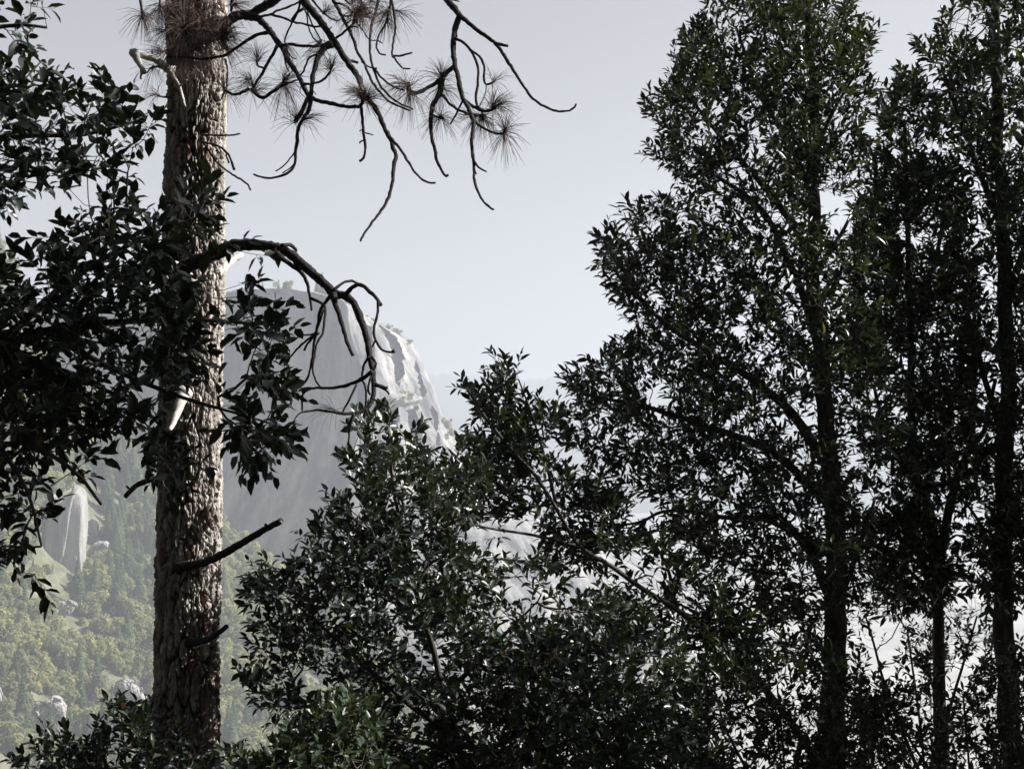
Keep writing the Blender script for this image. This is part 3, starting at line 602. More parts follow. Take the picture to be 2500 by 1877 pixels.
# ------------------------------------------------------------------ broadleaf trees
def sample_crown(polys, n, Y0, thick, holes=(), seed=1, clump=62., keep=.10, erode=8):
    """n shoot positions inside a crown whose outline is a polygon; spread over its depth, thinner towards its rim"""
    rng = np.random.default_rng(seed); out = []; got = 0
    allp = np.concatenate([np.asarray(p, float) for p in polys]); lo, hi = allp.min(0), allp.max(0)
    while got < n:
        x = rng.uniform(lo[0], hi[0], 4 * n); y = rng.uniform(lo[1], hi[1], 4 * n)
        ok = np.zeros(x.shape, bool)
        for p in polys: ok |= inside(p, x - erode, y) & inside(p, x + erode, y) & inside(p, x, y - erode) & inside(p, x, y + erode)
        z = np.clip(rng.normal(size=x.shape), -1.8, 1.8) * thick * .6
        nz = fbm(np.stack([x / clump, y / clump, z * 2 + seed * 7.3], -1), 3, seed)
        ok &= rng.random(x.shape) < keep + (1 - keep) * sstep(.40, .58, nz)
        for (hx, hy, rx, ry, pr) in holes:
            d = np.sqrt(((x - hx) / rx) ** 2 + ((y - hy) / ry) ** 2)
            ok &= ~((d < 1 + .5 * (nz - .5) * 2) & (rng.random(x.shape) < pr))
        out.append(np.stack([x, y, Y0 + z], -1)[ok]); got += ok.sum()
    q = np.concatenate(out)[:n]
    return atP(q[:, 0], q[:, 1], q[:, 2])

LT = np.array([(0, 0), (.36, 0), (.72, 0), (1, 0), (.30, .5), (.30, -.5), (.68, .42), (.68, -.42)], float)
LTRI = np.array([(0, 1, 4), (0, 5, 1), (2, 3, 6), (2, 7, 3)]); LQUAD = np.array([(1, 2, 6, 4), (1, 5, 7, 2)])
def add_leaves(mb, base, d, nrm, length, width, var, rng, mi=0, curl=.18):
    n = len(base); d = unit(d); side = unit(np.cross(nrm, d)); up = np.cross(d, side)
    t = LT[:, 0][None]; s = LT[:, 1][None]
    fold = np.abs(s) * (.25 + .5 * rng.random((n, 1))); bend = -(t ** 2) * (curl * 2 * (rng.random((n, 1)) - .15))
    tw = (rng.random((n, 1)) - .5) * .8 * t
    V = base[:, None] + length[:, None, None] * t[..., None] * d[:, None] + (width[:, None] * s)[..., None] * side[:, None] + ((width[:, None] * fold) + length[:, None] * bend + width[:, None] * s * tw * 1.4)[..., None] * up[:, None]
    o = np.arange(n)[:, None, None] * 8
    mb.add(V.reshape(-1, 3), (o + LTRI).reshape(-1, 3), (o + LQUAD).reshape(-1, 4), mi, np.repeat(var, 8))

def grow(skel, attr, seed, shoot=(.10, .20), nleaf=(6, 11), L=.075, W=.026, leafmat=LEAF, bf=.28, up=.35, centre=None, twig_r=.0016, droop=0.0, lean=(0, 0, 0), inner=.5, tipside=.0):
    """grow twigs from the limbs in SKEL to every point of ATTR and put leaves on the last stretch; returns the crown mesh object"""
    rng = np.random.default_rng(seed)
    maxn = sum(len(p) for p, _ in skel) + len(attr) * 12 + 10
    N = np.zeros((maxn, 3)); PL = np.zeros(maxn); PAR = np.full(maxn, -1); n = 0
    for p, off in skel:
        k = len(p); N[n:n + k] = p; PL[n:n + k] = off + np.concatenate([[0], np.cumsum(np.linalg.norm(np.diff(p, axis=0), axis=1))]) * .35; PAR[n:n + k] = -2; n += k
    n0 = n
    d = np.full(len(attr), 1e9)
    for i in range(0, n0, 400): d = np.minimum(d, np.linalg.norm(attr[:, None] - N[None, i:min(i + 400, n0)], axis=2).min(1))
    order = np.argsort(d)
    tip_prev = []; tips = []
    for a in order:
        t = attr[a]; v = t - N[:n]
        dist = np.sqrt((v * v).sum(1)); cost = dist + bf * PL[:n] + .55 * np.maximum(-v[:, 2] - .02, 0)
        j = int(np.argmin(cost)); D = dist[j]
        m = max(1, min(10, int(round(D / .07)))); p0 = N[j]; last = j
        bow = unit(rng.normal(size=3)) * D * .07 + np.array([0, 0, -.10 * D])
        for q in range(1, m + 1):
            s = q / m
            N[n] = p0 + (t - p0) * s + bow * 4 * s * (1 - s) + (rng.normal(size=3) * .004 if q < m else 0)
            PL[n] = PL[last] + D / m; PAR[n] = last; last = n; n += 1
        tips.append(last)
    tips = np.array(tips)
    N = N[:n]; PAR = PAR[:n]
    acc = np.zeros(n); e = 2.35
    leafy = np.zeros(n, bool); leafy[tips] = True
    acc[tips] += twig_r ** e
    for i in range(n - 1, n0 - 1, -1):
        if acc[i] == 0: acc[i] = twig_r ** e
        if PAR[i] >= n0: acc[PAR[i]] += acc[i]
    rad = np.maximum(acc, 1e-12) ** (1 / e)
    mb = MB()
    idx = np.arange(n0, n); pr = PAR[idx]
    rp = np.where(pr >= n0, np.minimum(rad[pr], rad[idx] * 1.35), rad[idx] * 1.15)
    big = rad[idx] > .004
    mb.sticks(N[pr][~big], N[idx][~big], rp[~big], rad[idx][~big], 3, 1)
    if big.any(): mb.sticks(N[pr][big], N[idx][big], rp[big], rad[idx][big], 6, 1)
    # shoots: at the tips, and shorter ones along the inner twigs
    pv = PAR[tips]; ax = unit(N[tips] - N[pv])
    cen = attr.mean(0) if centre is None else np.asarray(centre)
    out = unit(N[tips] - cen)
    ax = unit(ax * .7 + np.array([0, 0, up]) + out * .28 + rng.normal(size=ax.shape) * .30 + np.array(lean))
    B = [N[tips]]; A = [ax]; Ls = [rng.uniform(*shoot, len(tips))]
    inn = idx[(rng.random(len(idx)) < inner * .35) & (rad[idx] < twig_r * 2.6)]
    if len(inn):
        a2 = unit(unit(N[inn] - N[PAR[inn]]) * .4 + rng.normal(size=(len(inn), 3)) * .6 + np.array([0, 0, up * .8])); B.append(N[inn]); A.append(a2); Ls.append(rng.uniform(shoot[0] * .4, shoot[1] * .6, len(inn)))
    B, A, Ls = np.concatenate(B), np.concatenate(A), np.concatenate(Ls)
    E = B + A * Ls[:, None] + np.array([0, 0, -droop]) * Ls[:, None]
    mb.sticks(B, E, np.full(len(B), twig_r), np.full(len(B), twig_r * .5), 3, 1)
    cnt = np.maximum(3, np.round(rng.uniform(nleaf[0], nleaf[1], len(B)) * np.clip(Ls / np.mean(shoot), .4, 1.3))).astype(int)
    own = np.repeat(np.arange(len(B)), cnt); k = np.concatenate([np.arange(c) for c in cnt]); tt = (k + .6) / cnt[own]
    ph = k * 2.39996 + np.repeat(rng.random(len(B)) * 6.28, cnt) + rng.normal(size=len(k)) * .3
    a = unit(E - B)[own]; u = unit(np.cross(a, [0.13, .2, 1.])); b = np.cross(a, u)
    radial = np.cos(ph)[:, None] * u + np.sin(ph)[:, None] * b
    al = np.radians(rng.uniform(28, 64, len(k)) * (1 - .45 * tt ** 3))
    dl = a * np.cos(al)[:, None] + radial * np.sin(al)[:, None] + np.array([0, 0, -1.]) * rng.uniform(-.05, .25, (len(k), 1))
    dl = unit(dl); base = B[own] + (E - B)[own] * tt[:, None] + dl * .004
    nr = np.array([0, 0, 1.]) + rng.normal(size=dl.shape) * .55 + radial * -.1
    nr = unit(nr - dl * (nr * dl).sum(1, keepdims=True))
    ln = L * rng.uniform(.45, 1.22, len(k)) * (1 - .35 * np.maximum(tt - .75, 0) * 4 * .6)
    var = np.clip(np.repeat(rng.random(len(B)), cnt) * .45 + rng.random(len(k)) * .55, 0, 1)
    add_leaves(mb, base, dl, nr, ln, W * ln / L * rng.uniform(.8, 1.2, len(k)), var, rng)
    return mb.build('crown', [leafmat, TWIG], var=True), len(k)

def limb_path(pix, Y0, Y1, r0, r1, step=.06):
    """pix in overview pixels; r in overview pixels"""
    pix = np.asarray(pix, float); L = np.concatenate([[0], np.cumsum(np.linalg.norm(np.diff(pix, axis=0), axis=1))]); t = L / L[-1]
    Y = Y0 + (Y1 - Y0) * t
    p = atP(pix[:, 0], pix[:, 1], Y); r = (r0 + (r1 - r0) * t) * K * mpp(Y)
    q, e = smooth_path(p, step, r); r = e[:, 0]
    q = q + (np.stack([fbm(q * 3 + 5, 2, 1), fbm(q * 3 + 9, 2, 2), fbm(q * 3, 2, 3)], -1) - .5) * np.minimum(.05, r[:, None] * 1.6)
    return q, r
def broadleaf(name, label, cat, group, trunk, limbs, attr, seed, base=None, **kw):
    """trunk / limbs: (pixels, Y0, Y1, r0, r1)"""
    p, r = limb_path(*trunk)
    root = empty(name, p[0]); tag(root, label, cat, group)
    m = MB(); m.tube(p, r * (1 + .12 * (fbm(p * 6, 2, 4) - .5)), 14, 0, True, .05); place(m.build('trunk', [BARK_DARK]), root)
    skel = [(p[p[:, 2] > -2.4], 0)]
    for lm in limbs:
        lp, lr = limb_path(*lm); m = MB(); m.tube(lp, lr, 9, 0, True, .05); place(m.build('limb', [BARK_DARK]), root); skel.append((lp[1:], .2))
    c, n = grow(skel, attr, seed, **kw); place(c, root)
    print(name, 'leaves', n)
    return root

Y_MAIN, Y_LEAN, Y_BUSH = 11.0, 10.2, 8.7
MAIN_POLY = [[(1555, -60), (1560, 10), (1490, 60), (1470, 110), (1440, 190), (1410, 235), (1385, 255), (1430, 300), (1395, 345), (1440, 385), (1500, 425), (1420, 440), (1335, 460), (1360, 505), (1280, 520), (1310, 575), (1330, 625), (1365, 680), (1385, 730),
    (1330, 755), (1270, 800), (1215, 840), (1240, 900), (1220, 960), (1300, 1040), (1400, 1130), (1560, 1260), (1700, 1420), (1800, 1440), (1880, 1320), (1860, 1080), (1930, 960), (1900, 740), (1870, 560), (1900, 470), (1830, 420), (1860, 350), (1900, 330), (1880, 270), (1895, 225), (1860, 190), (1885, 100), (1850, 40), (1790, -60)]]
HOLES_MAIN = [(1410, 1220, 90, 46, .8), (1330, 1110, 50, 40, .6), (1560, 1340, 60, 40, .6), (1250, 980, 30, 40, .5), (1850, 1330, 60, 60, .8), (1480, 960, 40, 26, .6), (1640, 860, 30, 26, .6), (1730, 930, 34, 46, .95), (1600, 720, 40, 26, .8), (1720, 690, 30, 40, .7), (1380, 1100, 60, 36, .8), (1500, 1060, 40, 24, .6), (1560, 600, 26, 20, .6), (1640, 330, 22, 30, .6), (1810, 480, 30, 50, .8), (1845, 1000, 40, 60, .8), (1640, 1000, 30, 20, .6), (1430, 900, 26, 18, .5), (1520, 460, 40, 20, .7), (1580, 90, 26, 60, .6), (1700, 1230, 40, 30, .6), (1840, 240, 26, 50, .5)]
broadleaf('broadleaf_tree', 'tall dark broadleaf tree whose leafy crown reaches farthest left over the sky', 'tree', 'broadleaf trees on the near slope',
    ([(1780, 2300), (1790, 1900), (1797, 1661), (1802, 1400), (1806, 1200), (1795, 1000), (1780, 850), (1766, 700), (1756, 500), (1757, 300), (1750, 100), (1744, -140)], Y_MAIN, Y_MAIN, 34, 7),
    [([(1770, 770), (1740, 646), (1700, 555), (1668, 480), (1613, 423), (1545, 380)], Y_MAIN, Y_MAIN - .5, 11, 4), ([(1790, 1000), (1700, 880), (1580, 790), (1440, 700), (1330, 590)], Y_MAIN, Y_MAIN - .7, 12, 3.5),
     ([(1803, 1210), (1671, 1129), (1571, 1119), (1500, 1105), (1430, 1106), (1379, 1129), (1280, 1137)], Y_MAIN, Y_MAIN - .8, 8, 2), ([(1798, 1100), (1690, 990), (1560, 930), (1400, 880), (1260, 850)], Y_MAIN, Y_MAIN - .4, 11, 3),
     ([(1757, 420), (1700, 300), (1640, 200), (1590, 60)], Y_MAIN, Y_MAIN + .3, 8, 3), ([(1757, 330), (1800, 240), (1850, 160)], Y_MAIN, Y_MAIN - .4, 6, 2), ([(1760, 600), (1820, 500), (1860, 420)], Y_MAIN, Y_MAIN + .4, 7, 2),
     ([(1800, 1300), (1740, 1180), (1660, 1080), (1600, 960)], Y_MAIN, Y_MAIN + .6, 12, 4), ([(1758, 560), (1680, 440), (1560, 300), (1480, 200)], Y_MAIN, Y_MAIN + .5, 9, 3), ([(1803, 1330), (1850, 1200), (1890, 1080)], Y_MAIN, Y_MAIN - .3, 8, 3)],
    sample_crown(MAIN_POLY, 3350, Y_MAIN, .85, HOLES_MAIN, 3), 13, L=.086, W=.030, up=.5)
LEAN_POLY = [[(980, 825), (1010, 830), (1030, 870), (1060, 845), (1062, 790), (1085, 780), (1125, 800), (1140, 850), (1170, 870), (1205, 880), (1212, 930), (1170, 960), (1190, 1010), (1280, 1040), (1330, 1100), (1420, 1180), (1560, 1290), (1640, 1400), (1600, 1480), (1480, 1400), (1380, 1340), (1300, 1270), (1180, 1220), (1040, 1160), (985, 1110), (970, 1010), (1030, 960), (1060, 930), (1010, 880)]]
broadleaf('broadleaf_tree', 'slender leaning tree with a bare dark stem slanting up left from the thicket', 'tree', 'broadleaf trees on the near slope',
    ([(1980, 2300), (1850, 1800), (1655, 1490), (1603, 1438), (1550, 1385), (1461, 1317), (1392, 1275), (1319, 1223), (1256, 1181), (1205, 1103), (1158, 1031), (1111, 979), (1048, 900), (1012, 842)], Y_LEAN, Y_LEAN - .6, 12, 2.4),
    [([(1256, 1181), (1164, 1156), (1075, 1143), (1007, 1129)], Y_LEAN - .4, Y_LEAN - .7, 4, 2), ([(1205, 1103), (1180, 1000), (1150, 900), (1120, 820)], Y_LEAN - .4, Y_LEAN - .2, 4, 1.6), ([(1461, 1317), (1440, 1220), (1380, 1130)], Y_LEAN, Y_LEAN + .4, 5, 2), ([(1550, 1385), (1480, 1400), (1380, 1360)], Y_LEAN, Y_LEAN - .4, 5, 2)],
    sample_crown(LEAN_POLY, 720, Y_LEAN, .5, [(1110, 1165, 90, 38, .95), (1330, 1215, 44, 28, .8), (1400, 1270, 44, 28, .8), (1470, 1315, 44, 28, .7), (1180, 1060, 26, 30, .6), (1280, 1260, 60, 40, .9), (1240, 1120, 40, 30, .7), (1130, 1010, 22, 20, .5), (1400, 1230, 50, 34, .7), (1090, 1060, 30, 20, .5)], 5, 46), 15, L=.086, W=.031, up=.5)

BUSH_POLY = [[(835, 895), (860, 930), (880, 925), (890, 960), (930, 965), (950, 990), (1000, 955), (1040, 985), (1065, 1040), (1050, 1100), (1010, 1130), (985, 1180), (1060, 1200), (1130, 1180), (1210, 1230), (1240, 1290), (1320, 1300), (1400, 1370), (1470, 1440), (1480, 1700), (760, 1700), (740, 1600),
    (660, 1580), (575, 1560), (545, 1500), (515, 1485), (545, 1430), (560, 1380), (550, 1320), (505, 1255), (560, 1240), (600, 1210), (640, 1215), (612, 1170), (660, 1150), (715, 1155), (700, 1100), (760, 1065), (735, 1010), (755, 960), (750, 905), (790, 900)]]
HOLES_BUSH = [(600, 1440, 26, 40, .6), (660, 1330, 22, 20, .5), (900, 1200, 14, 20, .4), (1180, 1330, 22, 16, .6), (1400, 1480, 30, 20, .5), (960, 1400, 20, 12, .5), (700, 1500, 30, 20, .5), (1010, 1150, 40, 20, .8), (1110, 1180, 100, 40, .95), (1060, 1080, 30, 40, .6), (1230, 1240, 50, 26, .7)]
broadleaf('broadleaf_tree', 'dense bushy oak with broad leaves standing right beside the pine trunk', 'tree', 'broadleaf trees on the near slope',
    ([(1010, 2500), (1010, 1900), (1000, 1661), (960, 1500), (920, 1350), (880, 1200), (850, 1050), (838, 930)], Y_BUSH, Y_BUSH, 15, 2.5),
    [([(985, 1590), (860, 1500), (740, 1390), (620, 1290)], Y_BUSH, Y_BUSH - .5, 8, 2), ([(920, 1350), (820, 1260), (720, 1180)], Y_BUSH, Y_BUSH - .3, 6, 2), ([(960, 1500), (1060, 1400), (1160, 1300)], Y_BUSH, Y_BUSH - .2, 7, 2), ([(900, 1270), (960, 1150), (1020, 1010)], Y_BUSH, Y_BUSH + .4, 6, 2),
     ([(1000, 1650), (1150, 1560), (1300, 1450)], Y_BUSH, Y_BUSH + .2, 8, 2), ([(990, 1620), (800, 1580), (640, 1520)], Y_BUSH, Y_BUSH - .2, 7, 2), ([(880, 1200), (800, 1110), (770, 1000)], Y_BUSH, Y_BUSH + .2, 5, 2)],
    sample_crown(BUSH_POLY, 1850, Y_BUSH, .75, HOLES_BUSH, 8, 60), 17, L=.074, W=.033, leafmat=LEAF_OAK, up=.35, shoot=(.08, .16), nleaf=(6, 10))

Y4, Y5 = 12.2, 11.6
POLY4 = [[(1872, 345), (1882, 280), (1925, 185), (1962, 160), (2000, 195), (2035, 250), (2060, 330), (2090, 520), (2110, 800), (2100, 1050), (2060, 1300), (1990, 1330), (1900, 1290), (1850, 1150), (1870, 1000), (1835, 700), (1845, 450)]]
broadleaf('broadleaf_tree', 'forked dark tree with a rounded green top between two taller trees', 'tree', 'broadleaf trees on the near slope',
    ([(2040, 2500), (2034, 1900), (2033, 1661), (2027, 1450), (2024, 1250), (2010, 1120), (1983, 1057), (1972, 950), (1967, 849), (1965, 650), (1960, 420), (1955, 260)], Y4, Y4, 21, 4),
    [([(2024, 1230), (2050, 1090), (2076, 1015), (2100, 960), (2124, 930), (2150, 820)], Y4, Y4 - .3, 12, 4), ([(2095, 975), (2104, 900), (2108, 800), (2100, 600)], Y4, Y4 + .3, 8, 3), ([(1983, 1057), (1920, 950), (1880, 800)], Y4, Y4 - .4, 8, 3), ([(2026, 1300), (1960, 1230), (1900, 1200)], Y4, Y4 - .4, 6, 2), ([(1967, 700), (2020, 560), (2050, 400)], Y4, Y4, 7, 3)],
    sample_crown(POLY4, 1750, Y4, .7, [(1925, 905, 40, 44, .9), (2085, 790, 24, 34, .7), (1900, 1090, 60, 40, .8), (2060, 1140, 30, 40, .7), (1990, 600, 20, 26, .5), (2020, 420, 30, 20, .5), (1940, 720, 20, 30, .5)], 21, 66), 23, L=.096, W=.034, up=.5)
POLY5 = [[(1985, 108), (2020, 85), (2035, 50), (2070, 20), (2075, -80), (2420, -80), (2420, 1290), (2250, 1330), (2140, 1300), (2090, 1200), (2080, 800), (2060, 450), (2070, 340), (2005, 255), (2040, 190), (2000, 150)]]
broadleaf('broadleaf_tree', 'thick trunked tree at the right edge with the highest green crown', 'tree', 'broadleaf trees on the near slope',
    ([(2210, 2600), (2194, 1900), (2188, 1661), (2172, 1400), (2165, 1250), (2170, 1050), (2178, 850), (2170, 600), (2160, 350), (2150, 100), (2150, -160)], Y5, Y5, 33, 8),
    [([(2168, 1120), (2240, 1000), (2300, 850)], Y5, Y5, 10, 3), ([(2172, 950), (2120, 800), (2085, 640)], Y5, Y5 - .4, 9, 3), ([(2165, 500), (2100, 330), (2040, 160)], Y5, Y5 - .3, 8, 3), ([(2170, 650), (2240, 450), (2300, 250)], Y5, Y5 + .3, 10, 3), ([(2166, 1240), (2110, 1120), (2060, 1060)], Y5, Y5 - .3, 6, 2)],
    sample_crown(POLY5, 2350, Y5, .85, [(2140, 840, 24, 40, .7), (2120, 1100, 30, 40, .6), (2090, 450, 20, 26, .5), (2150, 620, 20, 30, .5)], 24, 70), 25, L=.094, W=.033, up=.5)

# undergrowth along the foot of the frame
def shrub(name, label, poly, n, Y, seed, stems, mat_=LEAF_OAK, group=None, holes=(), L=.07, W=.028, th=.4, up=.6, name_cat='shrub', **kw):
    root = empty(name, atP(*stems[0][0], Y)); tag(root, label, name_cat, group)
    skel = []
    for st in stems:
        p, r = limb_path(st, Y, Y, 5, 2); m = MB(); m.tube(p, r, 7); place(m.build('stem', [BARK_DARK]), root); skel.append((p, 0))
    c, k = grow(skel, sample_crown([poly], n, Y, th, holes, seed, 50), seed + 1, L=L, W=W, up=up, leafmat=mat_, **kw); place(c, root)
    print(name, 'leaves', k)
    return root
GS = 'shrubs along the foot of the slope'
shrub('shrub', 'small leafy shrub growing in front of the pine base', [(35, 1640), (90, 1600), (95, 1560), (130, 1590), (200, 1600), (230, 1560), (235, 1500), (262, 1510), (275, 1540), (330, 1540), (360, 1580), (400, 1600), (440, 1640), (450, 1720), (20, 1720)], 220, 7.9, 31, [[(300, 2400), (290, 1900), (262, 1540)], [(300, 1900), (180, 1680), (80, 1640)], [(300, 1900), (370, 1720), (400, 1620)]], LEAF_OAK, GS, shoot=(.07, .15))
shrub('shrub', 'young pale green shoots rising in front of the bushy oak', [(500, 1640), (545, 1610), (560, 1660), (600, 1620), (640, 1590), (690, 1560), (700, 1500), (750, 1500), (790, 1530), (830, 1600), (850, 1720), (500, 1720)], 260, 7.6, 33, [[(700, 2400), (700, 1900), (730, 1530)], [(700, 1900), (620, 1720), (560, 1640)], [(700, 1900), (780, 1650), (800, 1570)]], LEAF_YOUNG, GS, shoot=(.07, .15), L=.07, W=.032)
shrub('shrub', 'dark shrub packed low between the bushy oak and the leaning stem', [(1050, 1420), (1150, 1380), (1260, 1330), (1330, 1290), (1400, 1330), (1440, 1400), (1520, 1440), (1560, 1720), (1000, 1720)], 560, 9.3, 35, [[(1300, 2400), (1300, 1800), (1330, 1380)], [(1300, 1800), (1180, 1600), (1120, 1440)], [(1300, 1800), (1420, 1620), (1480, 1480)]], LEAF, GS, th=.6)
shrub('shrub', 'dark shrub crowded round the foot of the tallest trunk', [(1480, 1480), (1560, 1420), (1640, 1430), (1700, 1400), (1760, 1440), (1850, 1440), (1930, 1470), (1960, 1720), (1460, 1720)], 620, 9.6, 37, [[(1700, 2400), (1700, 1800), (1680, 1480)], [(1700, 1800), (1580, 1600), (1540, 1480)], [(1700, 1800), (1820, 1600), (1880, 1480)]], LEAF, GS, [(1880, 1500, 40, 30, .7)], th=.6)
shrub('shrub', 'dark shrub filling the corner under the thick trunk', [(1860, 1520), (1930, 1480), (1990, 1440), (2060, 1480), (2120, 1440), (2200, 1420), (2330, 1400), (2350, 1720), (1860, 1720)], 580, 10.2, 39, [[(2100, 2400), (2100, 1800), (2080, 1500)], [(2100, 1800), (1980, 1620), (1930, 1520)], [(2100, 1800), (2200, 1600), (2250, 1450)]], LEAF, GS, [(1980, 1540, 30, 30, .6), (2080, 1620, 40, 24, .6)], th=.6)
shrub('shrub', 'loose hanging shrub between the forked tree and the tallest trunk', [(1830, 1300), (1880, 1260), (1990, 1280), (2090, 1240), (2150, 1330), (2140, 1460), (2030, 1450), (1950, 1440), (1850, 1400)], 150, 13.2, 41, [[(2000, 2200), (2000, 1700), (1960, 1360)], [(2000, 1700), (2060, 1500), (2110, 1330)], [(2000, 1700), (1920, 1500), (1870, 1330)]], LEAF, GS, [(1900, 1390, 60, 50, .8)], th=.5)

# the near tree on the left: boughs reach into the frame at 4.5-5 m
YN = 4.8
NEAR_POLYS = [[(-160, -80), (95, -80), (125, 25), (60, 60), (130, 110), (190, 150), (170, 190), (110, 200), (60, 170), (20, 120), (-160, 140)],
    [(-160, 140), (40, 170), (110, 210), (160, 180), (250, 160), (285, 215), (350, 235), (345, 290), (290, 300), (320, 380), (290, 420), (200, 400), (120, 420), (-160, 520)],
    [(-160, 560), (60, 560), (140, 470), (240, 430), (340, 460), (390, 430), (470, 410), (520, 470), (490, 520), (560, 540), (600, 590), (520, 600), (560, 650), (635, 660), (640, 730), (600, 760), (610, 800), (540, 800), (480, 780), (430, 800), (440, 900), (380, 920), (300, 930), (180, 950), (-160, 960)],
    [(430, 800), (540, 790), (620, 820), (610, 870), (600, 900), (640, 905), (590, 960), (560, 1010), (510, 960), (470, 900)],
    [(300, 930), (420, 900), (410, 990), (390, 1060), (330, 1020)],
    [(-160, 950), (180, 940), (230, 1000), (210, 1050), (130, 1060), (90, 1150), (110, 1230), (90, 1290), (50, 1230), (10, 1240), (-160, 1260)]]
NEAR_HOLES = [(385, 905, 50, 60, 1), (320, 150, 70, 60, 1), (130, 1160, 60, 60, .6), (45, 590, 40, 40, .8), (120, 260, 26, 30, .7), (60, 340, 30, 26, .6), (180, 700, 26, 20, .5), (60, 760, 24, 18, .4), (420, 650, 20, 50, .6), (455, 760, 22, 60, .7), (150, 460, 60, 30, .7), (30, 480, 30, 20, .5), (100, 1010, 50, 30, .6), (30, 1080, 40, 20, .6), (230, 560, 18, 16, .5), (460, 560, 30, 20, .6), (330, 890, 40, 20, .5), (462, 540, 60, 80, .85), (462, 700, 56, 110, .85), (460, 870, 58, 110, .88), (445, 1010, 50, 80, .95), (560, 560, 50, 40, .6), (560, 700, 50, 50, .4), (520, 780, 50, 26, .8), (560, 620, 30, 20, .6), (560, 880, 30, 30, .5)]
a_near = np.concatenate([sample_crown([NEAR_POLYS[i]], n, YN, .45, NEAR_HOLES, 50 + i, 50) for i, n in enumerate([64, 215, 700, 66, 30, 105])])
broadleaf('broadleaf_tree', 'near dark tree whose broad leaves spread in from the left and cover the pine trunk', 'tree', 'broadleaf trees on the near slope',
    ([(-620, 3000), (-640, 2200), (-610, 1500), (-640, 900), (-600, 300), (-620, -400)], YN, YN, 60, 30),
    [([(-620, 1500), (-300, 1150), (0, 960), (150, 1010), (220, 1090)], YN, YN - .3, 20, 3), ([(-620, 1200), (-300, 850), (0, 740), (200, 700), (400, 690), (570, 700)], YN, YN, 24, 3), ([(-620, 800), (-300, 420), (0, 300), (180, 290), (300, 260)], YN, YN + .2, 22, 3),
     ([(-620, 400), (-300, 120), (0, 60), (100, 60)], YN, YN - .1, 18, 3), ([(100, 715), (250, 800), (400, 860), (540, 900), (600, 920)], YN, YN - .2, 8, 2), ([(0, 740), (160, 600), (300, 520), (450, 460)], YN, YN + .2, 10, 2), ([(0, 745), (200, 830), (330, 900), (390, 1000)], YN, YN + .1, 8, 2), ([(0, 960), (60, 1060), (90, 1180)], YN - .2, YN - .2, 6, 2)],
    a_near, 61, L=.060, W=.029, leafmat=LEAF_NEAR, shoot=(.05, .11), nleaf=(4, 7), up=.12, bf=.2, droop=.12, twig_r=.0012, inner=.25, centre=atP(-300, 700, YN))

# neighbours of the stand to the right of the frame: the wood goes on there and shades what one sees
def neighbour(src, dx, dy, dz, ang, label):
    c = src.copy(); COL.objects.link(c); c.location = src.location + Vector((dx, dy, dz)); c.rotation_euler[2] = ang; c['label'] = label
    for ch in src.children:
        d = ch.copy(); COL.objects.link(d); d.parent = c
    return c
TREES = [o for o in bpy.data.objects if o.name.startswith('broadleaf_tree') and o.parent is None]
T_main, T_r = TREES[0], TREES[4]
neighbour(T_main, 3.6, .7, -.4, 1.9, 'tall broadleaf tree standing beyond the right edge of the frame')
neighbour(T_main, 4.4, 3.2, -.2, .6, 'broadleaf tree behind the thick trunk beyond the right edge')
neighbour(T_r, 3.4, 2.2, .3, 2.6, 'wide broadleaf tree farthest along the slope to the right')
neighbour(TREES[2], 6.3, .2, 2.6, 1.0, 'bushy oak down the slope beyond the right edge')
neighbour(T_r, 5.8, 1.0, -.6, 3.0, 'tall thick trunked tree in the wood to the right')
neighbour(T_main, 7.2, -.4, .4, .9, 'tall broadleaf tree in the wood to the right')
neighbour(T_main, 1.8, -6.0, 2.4, 2.4, 'broadleaf tree beside the viewer on the right')
neighbour(T_r, 2.2, -5.0, 2.8, 1.2, 'thick trunked tree a few steps right of the viewer')
for k, (x, y, z, s) in enumerate([(-7, -3, 2, 1.5), (-3.5, -5, 3, 1.6), (0.5, -4.5, 3, 1.5), (4, -5.5, 3.5, 1.6), (8, -4, 3, 1.5), (-6, -9, 7, 1.6), (-1.5, -9.5, 7, 1.7), (3, -10, 7.5, 1.6), (-8.5, 1.5, 0, 1.5), (7.5, .5, 1, 1.4), (-6.6, 8.6, 1.6, 1.2), (-6.0, 5.4, 2, 1.2), (-8.5, 11.5, 1, 1.3), (-2.4, .4, 2, 2.5), (2.8, .2, 2, 2.5)]):
    c = neighbour(T_main if k % 2 else T_r, 0, 0, 0, k * 1.1, 'unseen broadleaf tree added outside the view for shade'); c.location = (x, y, z - 7); c.scale = (s, s, s)  # unseen tree copies added around the viewer to darken the near foliage

